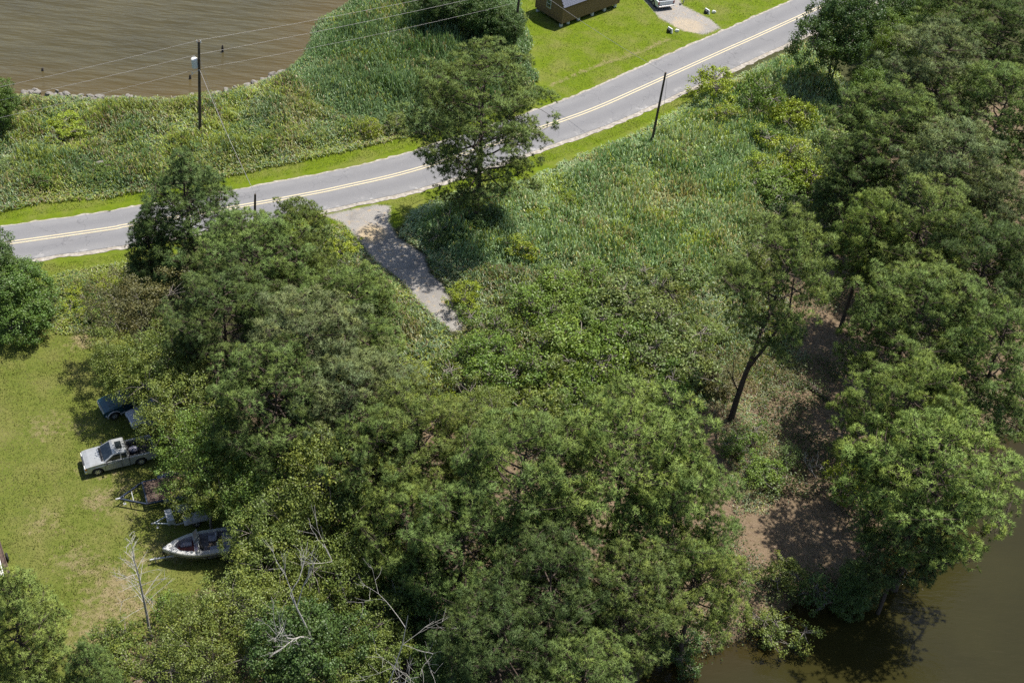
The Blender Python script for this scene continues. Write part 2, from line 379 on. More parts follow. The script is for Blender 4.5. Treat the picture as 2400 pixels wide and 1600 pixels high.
# ------------------------------------------------------------------ road
def strip(name, L, off0, off1, z, mat, parent=None, rag=0.0, kind='structure', zc=0.0):
    T = np.gradient(L, axis=0); T /= np.linalg.norm(T, axis=1, keepdims=True); N = np.c_[-T[:, 1], T[:, 0]]
    n = len(L)
    o0 = np.broadcast_to(off0, n).astype(float).copy(); o1 = np.broadcast_to(off1, n).astype(float).copy()
    if rag:
        o0 -= rag*(vnoise(L*3.1, 2.0)+vnoise(L*9.1+7, 2.0)*0.5-0.6); o1 += rag*(vnoise(L*3.3+50, 2.0)+vnoise(L*8.7+90, 2.0)*0.5-0.6)
    k = 17; fr = np.linspace(0, 1, k)
    V = np.concatenate([np.c_[L+N*(o0+(o1-o0)*f)[:, None], z+zc*(1-abs(2*f-1))*np.ones(n)] for f in fr])
    i = np.arange(n-1)
    F_ = np.concatenate([np.c_[j*n+i, j*n+i+1, (j+1)*n+i+1, (j+1)*n+i][:, ::-1] for j in range(k-1)])
    return link(name, mesh_np(name, V, F_, mat, attrs={'across': np.repeat(fr, n)}, smooth=True), parent, kind=kind if parent is None else None)
L3 = smooth_line(ROAD, 0.3)
u_ = np.clip((L3[:, 0]+30)/45, 0, 1); HW = 2.42+0.42*u_
def asphalt_material():
    m, t, b = new_mat('asphalt'); P = geo_pos(t)
    n1 = noise(t, 0.5, 4, 0.6, P); n2 = noise(t, 30, 5, 0.7, P)
    c = mixc(t, mp(t, n2, 0.3, 0.7), (0.128, 0.126, 0.130), (0.195, 0.192, 0.196))
    c = mixc(t, mp(t, n1, 0.35, 0.7, 0, 0.45), c, (0.14, 0.14, 0.147))
    ac = attr(t, 'across'); e1 = mth(t, 'ABSOLUTE', mth(t, 'SUBTRACT', mth(t, 'ABSOLUTE', mth(t, 'SUBTRACT', ac, 0.5), 0), 0.25), 0)
    c = mixc(t, mth(t, 'MULTIPLY', mp(t, e1, 0.04, 0.16, 0.0, 0.32), mp(t, n1, 0.3, 0.6)), c, (0.26, 0.255, 0.25))
    c = mixc(t, mth(t, 'MULTIPLY', mp(t, ac, 0.16, 0.0), mp(t, noise(t, 0.9, 6, 0.7, P), 0.54, 0.66)), c, (0.36, 0.345, 0.33))
    vor = nd(t, 'ShaderNodeTexVoronoi', feature='DISTANCE_TO_EDGE'); vor.inputs['Scale'].default_value = 0.22
    wp = nd(t, 'ShaderNodeVectorMath', operation='ADD'); lk(t, P, wp.inputs[0])
    nz = nd(t, 'ShaderNodeTexNoise'); nz.inputs['Scale'].default_value = 0.8; nz.inputs['Detail'].default_value = 6; lk(t, P, nz.inputs['Vector'])
    sc = nd(t, 'ShaderNodeVectorMath', operation='SCALE'); sc.inputs['Scale'].default_value = 2.5; lk(t, nz.outputs['Color'], sc.inputs[0]); lk(t, sc.outputs[0], wp.inputs[1])
    lk(t, wp.outputs[0], vor.inputs['Vector'])
    crack = mp(t, vor.outputs['Distance'], 0.0, 0.008, 0.5, 0.0)
    c = mixc(t, crack, c, (0.055, 0.055, 0.06))
    spk = mp(t, noise(t, 9, 2, 0.5, P), 0.70, 0.74, 0, 0.5); c = mixc(t, spk, c, (0.36, 0.36, 0.36))
    lk(t, c, b.inputs['Base Color']); b.inputs['Roughness'].default_value = 0.85; b.inputs['Specular IOR Level'].default_value = 0.3
    bump(t, n2, b, 0.35, 0.02); return m
sand_m = plain('shoulder_sand', (0.30, 0.275, 0.24), 0.95, var=0.4, scale=3.0, spec=0.1, dirt=(0.22, 0.175, 0.12))
strip('road_shoulder', L3, -HW-0.40-0.12*u_, HW+0.16+0.08*u_, 0.035, sand_m, rag=0.28)
road = strip('road', L3, -HW, HW, 0.06, asphalt_material(), rag=0.10, zc=0.05)
yel = plain('road_paint', (0.50, 0.43, 0.28), 0.7, var=0.2, scale=12, dirt=(0.32, 0.28, 0.21))
for off in (-0.16, 0.16):
    strip('yellow_line', L3, off-0.065, off+0.065, 0.121, yel, road)

# ------------------------------------------------------------------ foliage generators
unit = lambda a: a/(np.linalg.norm(a, axis=-1, keepdims=True)+1e-9)
def needles(C, A, cl, Nr, K=20, ln=0.25, wd=0.0172, spread=0.6):
    M_ = len(C); D = unit(A[:, None]*0.75+RNG.normal(size=(M_, K, 3))*spread)
    Q = unit(np.cross(D, RNG.normal(size=(M_, K, 3))))
    l = ln*RNG.uniform(0.7, 1.15, (M_, K, 1)); base = C[:, None]+D*0.03
    V = np.stack([base+Q*wd, base-Q*wd, base+D*l], 2).reshape(-1, 3)
    v = np.repeat(RNG.random(M_)*0.7, K*3)+RNG.random(M_*K).repeat(3)*0.3
    v += np.tile([-.12, -.12, .12], M_*K)
    return V, np.arange(len(V)).reshape(-1, 3), np.clip(v, 0, 1), np.repeat(cl, K*3), np.repeat(unit(Nr[:, None]+D*0.45).reshape(-1, 3), 3, 0)
def leaves(C, A, cl, Nr=None, K=1, ln=0.16, wd=0.05, up=0.7):
    M_ = len(C); Nn = unit(RNG.normal(size=(M_, 3))*0.75+np.array([0, 0, up])+A*0.35); D = unit(np.cross(Nn, RNG.normal(size=(M_, 3)))+A*0.3-np.array([0, 0, 0.25]))
    Q = unit(np.cross(D, Nn)); l = ln*RNG.uniform(0.7, 1.3, (M_, 1)); w_ = wd*RNG.uniform(0.75, 1.25, (M_, 1))
    V = np.stack([C, C+D*l*0.45+Q*w_, C+D*l-Nn*0.02, C+D*l*0.5-Q*w_], 1).reshape(-1, 3)
    Nr = np.zeros((M_, 3))+[0, 0, 1.0] if Nr is None else Nr
    return V, np.arange(len(V)).reshape(-1, 4), np.repeat(RNG.random(M_), 4), np.repeat(cl, 4), np.repeat(unit(Nr+Nn*0.4), 4, 0)
def pine_proto(seed, H=15.0, R=4.6, base=0.42, nb=34, dens=1.0, conical=0.3, lean=0.0, fork=False, clump=0.52, tuft=20):
    rg = np.random.default_rng(seed); T = Tubes()
    zz = np.linspace(0, H*0.97, 9); wob = np.cumsum(rg.normal(0, 0.07, (9, 2)), 0)*np.linspace(0, 1, 9)[:, None]
    tr = np.c_[wob[:, 0]+lean*(zz/H)**1.5, wob[:, 1], zz]; r0 = H*0.0165
    T.add(np.vstack([[tr[0]-[0, 0, .5]], tr]), r0*np.r_[1.25, 1-0.9*np.linspace(0, 1, 9)**1.1], 8)
    tp = lambda z: np.array([np.interp(z, zz, tr[:, i]) for i in range(3)])
    if fork:   # a second stem leaving the trunk low down, and a bare snag
        q0, q1 = tp(H*0.30), tp(H*0.70); T.add(np.array([q0, q0+[0.7, -.1, H*.12], q1+[1.1, 0, -H*.08], q1+[0.9, .2, H*.08]]), [r0*.55, r0*.45, r0*.35, r0*.2], 6)
        q0 = tp(H*0.16); T.add(np.array([q0, q0+[-.7, -.2, 1.2], q0+[-1.0, -.2, 3.0]]), [.06, .045, .015], 5); T.add(np.array([q0+[-.7, -.2, 1.2], q0+[-1.4, -.3, 2.2]]), [.03, .012], 4)
    C, A, CL = [], [], []
    az = rg.random()*6.28
    for i in range(nb):
        t = (i+0.5)/nb; z = H*(base+(0.985-base)*t**0.9); az += 2.4+rg.normal(0, 0.35)
        prof = (1-t**1.7)**0.85*(0.70+0.30*min(1, t*4+0.3)) if conical > 0.5 else math.sqrt(max(0.03, 1-(max(0, t-0.28)/0.72)**2))*(0.62+0.38*min(1, t*3+0.2))
        L = R*prof*rg.uniform(0.72, 1.12)
        d = np.array([math.cos(az), math.sin(az), 0]); rise = rg.uniform(0.05, 0.35)+0.45*t
        s = np.linspace(0, 1, 5); p0 = tp(z)
        pts = p0+np.outer(s*L, d)+np.c_[rg.normal(0, .06, (5, 2))*s[:, None]*L, rise*L*(s**1.3)*0.55-0.08*L*s]
        rb = max(0.02, r0*(0.42-0.25*t)); T.add(pts, rb*(1-0.8*s), 5)
        nc = max(1, int(round(L*3.6*dens)))
        for k in range(nc):
            u = rg.uniform(0.42, 1.0)**0.8; q = np.array([np.interp(u, s, pts[:, j]) for j in range(3)])
            side = np.array([-d[1], d[0], 0])*rg.normal(0, 0.30)*L*u; e = q+side+np.array([0, 0, rg.uniform(-.1, .55)])
            T.add(np.array([q-d*0.2, (q+e)/2+[0, 0, .05], e]), [0.03, 0.022, 0.012], 4)
            C.append(e); A.append(unit(e-p0+np.array([0, 0, 0.8*L]))); CL.append(rg.random())
    top = tp(H*0.97)
    for k in range(7): C.append(top+rg.normal(0, .4, 3)); A.append([0, 0, 1]); CL.append(rg.random())
    C = np.array(C); A = np.array(A); CL = np.array(CL); keep = []
    for i in rg.permutation(len(C)):
        if all(np.sum((C[i]-C[j])**2) > 0.56**2 for j in keep): keep.append(i)
    C, A, CL = C[keep], A[keep], CL[keep]; n = len(C)
    # each clump is a dome of tufts
    D = unit(rg.normal(size=(n, tuft, 3))+A[:, None]*0.45+[0, 0, .35]); rr = clump*rg.uniform(0.7, 1.35, (n, 1, 1))*rg.uniform(0.55, 1.0, (n, tuft, 1))
    TC = (C[:, None]+D*rr*np.array([1.2, 1.2, 0.75])).reshape(-1, 3)
    for i in range(n):   # twigs that carry the tufts
        for j in range(0, tuft, 3): T.add(np.array([C[i]-[0, 0, .1], C[i]+D[i, j]*rr[i, j]]), [0.014, 0.006], 3)
    return T, needles(TC, unit(D.reshape(-1, 3)+[0, 0, .35]), np.repeat(CL, tuft), unit(D.reshape(-1, 3)+[0, 0, .15]))
def broad_proto(seed, H=9.0, R=3.8, base=0.25, ncl=340, nl=58, clump=0.55, leaf=(0.155, 0.05), open_=0.0, multi=1):
    rg = np.random.default_rng(seed); T = Tubes(); C, A, CL = [], [], []
    lobes = [(rg.normal(0, 0.42*R, 2), rg.uniform(0.45, 0.8)*R, rg.uniform(base+0.25, 0.82)*H) for _ in range(7)]+[(np.zeros(2), 0.75*R, 0.62*H)]
    for m in range(multi):
        a = rg.random()*6.28; off = np.array([math.cos(a), math.sin(a)])*(0.25 if multi > 1 else 0)
        zz = np.linspace(-0.4, H*0.8, 7); pt = np.c_[off[0]+np.cumsum(rg.normal(0, .1, 7)), off[1]+np.cumsum(rg.normal(0, .1, 7)), zz]
        T.add(pt, H*0.018/math.sqrt(multi)*(1.1-0.95*np.linspace(0, 1, 7)), 7)
    tr = pt
    for (c2, r, z) in lobes:
        e = np.array([c2[0], c2[1], z]); s0 = np.array([np.interp(z*rg.uniform(.3, .6), tr[:, 2], tr[:, j]) for j in range(3)])
        mid = (s0+e)/2+rg.normal(0, .2, 3); T.add(np.array([s0, mid, e]), [H*0.010, H*0.006, 0.02], 5)
        k = int(ncl*r*r/sum(q[1]**2 for q in lobes))
        D = unit(rg.normal(size=(k, 3))+[0, 0, .35]); rad = r*rg.uniform(0.55, 1.05, (k, 1))**0.6
        P = e+D*rad*np.array([1, 1, min(0.85, 0.42*H/R)])
        P[:, 2] = np.maximum(P[:, 2], 0.25+rg.random(k)*0.4)
        C.append(P); A.append(D); CL.append(rg.random(k))
        for j in range(min(k, 9)):
            T.add(np.array([e+(mid-e)*rg.random()*0.3, (e+P[j])/2+rg.normal(0, .08, 3), P[j]]), [0.03, 0.02, 0.008], 4)
    C = np.vstack(C); A = np.vstack(A); CL = np.concatenate(CL)
    keep = rg.random(len(C)) > open_; C, A, CL = C[keep], A[keep], CL[keep]; n = len(C)
    D = unit(rg.normal(size=(n, nl, 3))+A[:, None]*0.3); TC = C[:, None]+D*(clump*rg.uniform(.7, 1.3, (n, 1, 1))*rg.uniform(0.2, 1, (n, nl, 1)))*np.array([1.1, 1.1, 0.75])
    TC = TC.reshape(-1, 3); TC[:, 2] = np.maximum(TC[:, 2], 0.05)
    return T, leaves(TC, D.reshape(-1, 3), np.repeat(CL, nl), unit(D.reshape(-1, 3)+np.repeat(A, nl, 0)*.6+[0, 0, .25]), ln=leaf[0], wd=leaf[1])

bark_m = plain('pine_bark', (0.075, 0.058, 0.047), 0.95, var=0.45, scale=5, spec=0.1)
greybark_m = plain('grey_bark', (0.20, 0.175, 0.15), 0.9, var=0.35, scale=6, spec=0.15)
dead_m = plain('dead_wood', (0.36, 0.34, 0.31), 0.9, var=0.3, scale=7, spec=0.15)
needle_m = foliage('pine_needles', 0.5, 0.22, 0.6, 1.5, (1.16, 1.03, 0.8), 0.12, puff=0.72)
leaf_m = foliage('leaves', 0.42, 0.32, 0.5, 1.55, (1.2, 1.05, 0.75), 0.3, puff=0.4)

def proto(kind, T, fol):
    V, F_, v, c, nr = fol
    return (T.mesh('trunk', bark_m if kind == 'pine' else greybark_m), mesh_np('crown', V, F_, needle_m if kind == 'pine' else leaf_m, {'v': v, 'c': c, 'nrm': nr}))
PINES = [proto('pine', *pine_proto(s, **k)) for s, k in [
    (11, dict(nb=36)), (12, dict(nb=38, base=0.36, R=4.9)), (13, dict(nb=34, base=0.46)), (14, dict(nb=40, base=0.30, R=4.4)), (15, dict(nb=36, base=0.40, R=4.8))]]
CONES = [proto('pine', *pine_proto(s, H=12, R=3.6, base=0.12, nb=46, conical=0.62, dens=1.15)) for s in (21, 22)]
OPENP = [proto('pine', *pine_proto(31, H=17.5, R=5.2, base=0.27, nb=44, dens=1.15)), proto('pine', *pine_proto(32, H=14, R=4.2, base=0.52, nb=26, dens=1.05, lean=1.6, fork=True))]
BROADS = [proto('b', *broad_proto(s, **k)) for s, k in [(41, {}), (42, dict(R=3.6, base=.15, ncl=360)), (43, dict(open_=.12)), (44, dict(leaf=(.20, .042), ncl=350))]]
DENSE = [proto('b', *broad_proto(s_, H=7.0, R=3.0, base=0.05, ncl=560, nl=60, clump=.42, leaf=(.14, .05), multi=2)) for s_ in (61, 62)]
SHRUBS = [proto('b', *broad_proto(s, **k)) for s, k in [
    (51, dict(H=2.6, R=1.7, base=0.0, ncl=95, nl=42, clump=.36, leaf=(.15, .05), multi=3)), (52, dict(H=3.0, R=1.6, base=0.0, ncl=95, nl=42, clump=.34, leaf=(.13, .045), multi=3)),
    (53, dict(H=2.2, R=1.9, base=0.0, ncl=95, nl=42, clump=.34, leaf=(.17, .04), multi=4)), (54, dict(H=2.8, R=1.7, base=0.0, ncl=75, nl=40, clump=.36, leaf=(.15, .05), multi=4, open_=.2))]]
DIM = {'pine': (15.0, 4.6), 'cone': (12.0, 3.6), 'open': (17.5, 5.2), 'lean': (14.0, 4.2), 'broad': (9.0, 4.2), 'dense': (7.0, 3.4), 'shrub': (2.6, 1.75)}
HUE = {'pine': (0.186, 0.266, 0.080), 'pineb': (0.222, 0.306, 0.082), 'pined': (0.115, 0.178, 0.060), 'piney': (0.205, 0.270, 0.074), 'pineg': (0.196, 0.256, 0.116),
       'leaf': (0.128, 0.200, 0.040), 'leafm': (0.098, 0.165, 0.034), 'leafd': (0.070, 0.120, 0.034), 'leafo': (0.140, 0.186, 0.044), 'leafbr': (0.120, 0.122, 0.050), 'leafy': (0.205, 0.265, 0.024), 'leafb': (0.130, 0.208, 0.038), 'leafg': (0.148, 0.208, 0.066)}
_cnt = {}
def plant(kind, name, cx, cy, R, H, hue, label, cat='tree', group=None, zf=None, tilt=(0, 0), base_px=None):
    """a tree whose crown centre is seen along sight line (cx, cy); it stands on the ground below that point"""
    h0, r0 = DIM[kind]
    pool = {'pine': PINES, 'cone': CONES, 'open': OPENP[:1], 'lean': OPENP[1:], 'broad': BROADS, 'dense': DENSE, 'shrub': SHRUBS}[kind]
    i = _cnt.get(kind, 0); _cnt[kind] = i+1
    tm, cm = pool[i % len(pool)]
    zf = zf or {'pine': .70, 'cone': .48, 'open': .66, 'lean': .78, 'broad': .58, 'dense': .52, 'shrub': .5}[kind]
    p = G(cx, cy, H*zf) if base_px is None else G(*base_px)
    rt = thing(name, label, cat, (p[0], p[1], max(gh(p[0], p[1]), -0.6)), 0.0 if kind == 'lean' else random.uniform(0, 6.28), group)
    rt.rotation_euler.x, rt.rotation_euler.y = tilt
    rt.scale = (R/r0, R/r0, H/h0)
    tr = link('trunk', tm, rt); cr = link('crown', cm, rt)
    c = HUE[hue]; j = random.uniform(0.9, 1.1); cr.color = (c[0]*j*random.uniform(.95, 1.05), c[1]*j, c[2]*j, 1)
    return rt

# ------------------------------------------------------------------ reeds, meadow and lawn grass (nobody could count these)
def scatter(poly, per_m2):
    lo, hi = poly.min(0), poly.max(0); n = int(np.prod(hi-lo)*per_m2)
    P = lo+RNG.random((n, 2))*(hi-lo); return P[in_poly(P, poly)]
def blades(P, z0, z1, ln, wd, droop, cols, az=None):
    """arching blades: foot at height z0, leaving towards a random side, tip drooping"""
    n = len(P); a = RNG.random(n)*6.283 if az is None else az
    d = np.c_[np.cos(a), np.sin(a), np.zeros(n)]; q = np.c_[-np.sin(a), np.cos(a), np.zeros(n)]
    b = np.c_[P, z0]; up = np.array([0, 0, 1.0])
    rise = (z1-z0)[:, None]
    m = b+d*ln[:, None]*0.45+up*rise; t = b+d*ln[:, None]+up*rise*(1-droop[:, None])
    w_ = wd[:, None]
    V = np.stack([b-q*w_*.6, b+q*w_*.6, m-q*w_, m+q*w_, t], 1).reshape(-1, 3)
    o = (np.arange(n)*5)[:, None]
    F4 = o+np.array([[0, 1, 3, 2]]); F3 = o+np.array([[2, 3, 4]])
    return V, F4, F3, np.repeat(cols, 5, 0)
PAL = np.array([(0.075, 0.115, 0.050), (0.105, 0.150, 0.075), (0.055, 0.095, 0.030), (0.125, 0.150, 0.028), (0.165, 0.150, 0.070), (0.150, 0.185, 0.105), (0.115, 0.085, 0.050), (0.16, 0.19, 0.03)])
def palette(P, wts, scale=3.0):
    """weights per colour, drifting from place to place"""
    n = len(P); W = np.stack([w_*(0.06+2.6*vnoise(P+37*i, scale)**3) for i, w_ in enumerate(wts)], 1); W = np.cumsum(W, 1); W /= W[:, -1:]
    k = (RNG.random((n, 1)) > W).sum(1); return 1.8*PAL[np.minimum(k, len(PAL)-1)]*RNG.uniform(0.7, 1.3, (n, 1))
reed_m = colfoliage('reed_leaf', 0.45, 0.38, 0.5)
def grass_mass(name, label, polys, per, hmin, hmax, wts, ln=(0.3, 0.6), wd=0.022, avoid=(), drift=3.0, upright=0.0, gain=1.0, rag=2.0, edge_w=2.6):
    P = np.vstack([scatter(p, per) for p in polys])
    P = P[wat(P) < 0.25]; rd = seg_dist(P, ROAD[::3]); P = P[rd > 4.3]
    for g in GRAVEL:
        P = P[sdist(P, g) < -0.25*RNG.random(len(P))]
    for p, r in avoid: P = P[np.hypot(*(P-p).T) > r]
    sdm = np.max([sdist(P, p) for p in polys], 0); P = P[sdm > rag*(0.6*vnoise(P+71, 1.6)+0.4*vnoise(P+19, 4.5)-0.55)]
    n = len(P); g = ground_z(P)
    H = hmin+(hmax-hmin)*np.clip(0.9*vnoise(P, 2.4)+0.75*vnoise(P+91, 0.9)-0.32, 0, 1.15)
    edge = np.clip(np.max([sdist(P, p) for p in polys], 0)/edge_w, 0.3, 1); H *= edge
    foot = RNG.random(n)**0.6; z0 = g+H*foot*0.8
    rise = H*RNG.uniform(0.12, 0.35, n)+upright*H*0.5
    L = RNG.uniform(*ln, n)*(0.6+0.4*edge)
    V, F4, F3, c = blades(P, z0, z0+rise, L, wd*RNG.uniform(.7, 1.4, n), RNG.uniform(0.2, 1.3, n), gain*palette(P, wts, drift))
    # standing stems
    k = RNG.random(n) < 0.30; Ps = P[k]; gs = g[k]; Hs = H[k]*RNG.uniform(0.7, 1.12, k.sum())
    V2, G4, G3, c2 = blades(Ps, gs, gs+Hs*0.62, 0.12+0.25*RNG.random(len(Ps)), np.full(len(Ps), wd*0.75), np.full(len(Ps), -0.6), gain*palette(Ps, wts, drift)*0.9)
    o = len(V); me = mesh_np(name, np.vstack([V, V2]), [np.vstack([F4, G4+o]), np.vstack([F3, G3+o])], reed_m, cols=np.vstack([c, c2]))
    link(name, me, label=label, cat='plants', kind='stuff')
GPZ = lambda p, z: GP(p, z)
grass_mass('reed_bed', 'dense dark green reeds between the lake and the road', [GPZ([(640, 200), (650, 165), (690, 140), (700, 110), (715, 60), (740, 25), (815, -10), (900, -60), (1215, -60), (1225, 30), (1250, 90), (1262, 160), (1272, 235), (1230, 300), (1010, 300), (900, 290), (780, 290), (690, 250)], 0.9)], 102, 1.3, 2.4, [1.1, .9, .9, .12, .12, .22, .03, .05], (0.3, 0.6), 0.034, upright=0.32, gain=1.25, rag=6.0, edge_w=5.5)
grass_mass('shore_meadow', 'weedy yellow-green meadow along the lake shore', [GPZ([(-60, 228), (50, 214), (200, 222), (390, 222), (520, 208), (600, 185), (650, 160), (720, 150), (770, 200), (800, 250), (900, 275), (960, 280), (1100, 270), (960, 312), (800, 352), (551, 404), (358, 452), (207, 460), (86, 470), (0, 492), (-60, 505)], 0.4)], 100, 0.45, 1.8, [.4, .5, .7, 1.2, .7, .35, .35, .9], (0.3, 0.6), 0.030, gain=1.1)
grass_mass('reed_field', 'pale grey-green reeds filling the field below the road', [GPZ([(925, 545), (965, 487), (1060, 446), (1230, 412), (1325, 372), (1500, 302), (1620, 232), (1760, 150), (1890, 92), (1990, 190), (2010, 260), (1950, 340), (1880, 430), (1790, 560), (1700, 640), (1640, 700), (1400, 660), (1200, 640), (1060, 640), (990, 585)], 0.5)], 102, 0.9, 2.0, [.7, 1.1, .6, .5, .4, 1.2, .06, .2], (0.3, 0.6), 0.035, upright=0.22, gain=1.5)
grass_mass('thicket_grass', 'tangled grasses among the shrubs below the gravel drive', [GPZ([(1000, 600), (1060, 605), (1200, 600), (1400, 620), (1640, 660), (1720, 620), (1860, 700), (1880, 800), (1760, 850), (1690, 900), (1650, 960), (1500, 960), (1300, 960), (1080, 960), (900, 900), (860, 760), (740, 600), (690, 530), (800, 520), (832, 545), (890, 610), (950, 655), (1000, 710), (1040, 752), (1062, 778), (1085, 770), (1070, 720), (1020, 650)], 0.3)], 82, 0.5, 1.5, [.5, .7, .7, .8, .8, .5, .35, .35], (0.3, 0.6), 0.032, drift=2.0)
grass_mass('roadside_weeds', 'bright yellow-green weeds between the big bush and the pines', [GPZ([(100, 640), (330, 600), (400, 620), (360, 700), (270, 780), (120, 775), (130, 700)], 0.3)], 120, 0.5, 1.3, [.2, .3, .6, 1.2, .3, .2, .1, 1.2], (0.2, 0.42), 0.03)
grass_mass('clearing_grass', 'dry brown and green grass in the clearing by the leaning pine', [GPZ([(1640, 790), (1800, 760), (1900, 830), (1880, 900), (1760, 960), (1820, 1000), (1850, 1110), (1800, 1200), (1720, 1200), (1700, 1050), (1640, 960)], 0.2)], 70, 0.3, 1.1, [.3, .5, .4, .4, 1.0, .3, .9, .2], (0.25, 0.5), 0.022, drift=1.5)
def lawn_grass():
    Vs, Fs, Cs, n0 = [], [], [], 0
    for j, p in enumerate(LAWNS):
        P = scatter(p, 95 if j != 1 else 45); P = P[(seg_dist(P, ROAD[::3]) > 3.4)]
        for g in GRAVEL: P = P[sdist(P, g) < 0.1]
        n = len(P); z = ground_z(P); a = RNG.random(n)*6.28; h = RNG.uniform(.04, .11, n)*(0.6+0.9*vnoise(P, 1.3))
        q = np.c_[-np.sin(a), np.cos(a), 0*a]*0.03; d = np.c_[np.cos(a)*.06, np.sin(a)*.06, h]; b = np.c_[P, z-0.01]
        Vs.append(np.stack([b-q, b+q, b+d], 1).reshape(-1, 3)); Fs.append(np.arange(n*3).reshape(-1, 3)+n0); n0 += n*3
        lush = np.clip((P[:, 1]-78)/10, 0, 1)[:, None]; dr = vnoise(P+13, 3.0)[:, None]*0.6+vnoise(P+3, 0.9)[:, None]*0.6
        for c, r in DRY: dr = np.maximum(dr, (1.0-np.hypot(*(P-c).T)/(r*1.9))[:, None]*(.5+.9*vnoise(P+5, 1.7))[:, None])
        k = np.clip((dr-0.55)*2.2*(1-0.6*lush), 0, 1)*(RNG.random((n, 1)) < 0.8)
        cc = (1-lush)*np.array([.10, .12, .024])+lush*np.array([.105, .155, .008]); cc = cc*(1-k)+k*np.array([.26, .21, .11])
        Cs.append(np.repeat(cc*RNG.uniform(.65, 1.4, (n, 1)), 3, 0))
    link('lawn_grass', mesh_np('lawn_grass', np.vstack(Vs), np.vstack(Fs), reed_m, cols=np.vstack(Cs)), label='short mown grass of the lawns', cat='grass', kind='stuff')
lawn_grass()
def understory():
    poly = LITTER[0]; P = scatter(poly, 5.0); P = P[(wat(P) < 0.1)]
    k = vnoise(P, 3.0) > 0.45; P = P[k]; P = P[~in_poly(P, GP([(1720, 1190), (1990, 1160), (1980, 1340), (1780, 1330)]))]; P = P[~in_poly(P, GP([(1540, 1290), (1630, 1290), (1630, 1380), (1540, 1380)]))]
    for l in LAWNS: P = P[~in_poly(P, l)]
    n = len(P); C = np.c_[P, ground_z(P)+0.1]; K = 16
    TC = (C[:, None]+RNG.normal(0, 1, (n, K, 3))*np.array([.3, .3, .25])+[0, 0, .3]).reshape(-1, 3)
    V, F_, v, c, nr = leaves(TC, np.zeros_like(TC)+[0, 0, 1], RNG.random(n).repeat(K), ln=.17, wd=.05)
    o = link('understory', mesh_np('understory', V, F_, leaf_m, {'v': v, 'c': c, 'nrm': nr}), label='low leafy undergrowth on the forest floor', cat='undergrowth', kind='stuff'); o.color = (.06, .085, .025, 1)
understory()
def pine_straw():
    # fallen twigs and needles on the forest floor
    P = np.vstack([scatter(LITTER[0], 15), ]); P = P[wat(P) < -0.2]; n = len(P); z = ground_z(P); a = RNG.random(n)*6.28
    L = RNG.uniform(.15, .5, n); q = np.c_[-np.sin(a), np.cos(a), 0*a]*0.02; d = np.c_[np.cos(a)*L, np.sin(a)*L, RNG.uniform(-.01, .06, n)]; b = np.c_[P, z+.015]
    cols = np.repeat(np.array([.25, .165, .10])*RNG.uniform(.4, 1.4, (n, 1)), 3, 0)
    link('pine_straw', mesh_np('pine_straw', np.stack([b-q, b+q, b+d], 1).reshape(-1, 3), np.arange(n*3).reshape(-1, 3), reed_m, cols=cols), label='fallen brown needles and twigs on the forest floor', cat='litter', kind='stuff')
pine_straw()

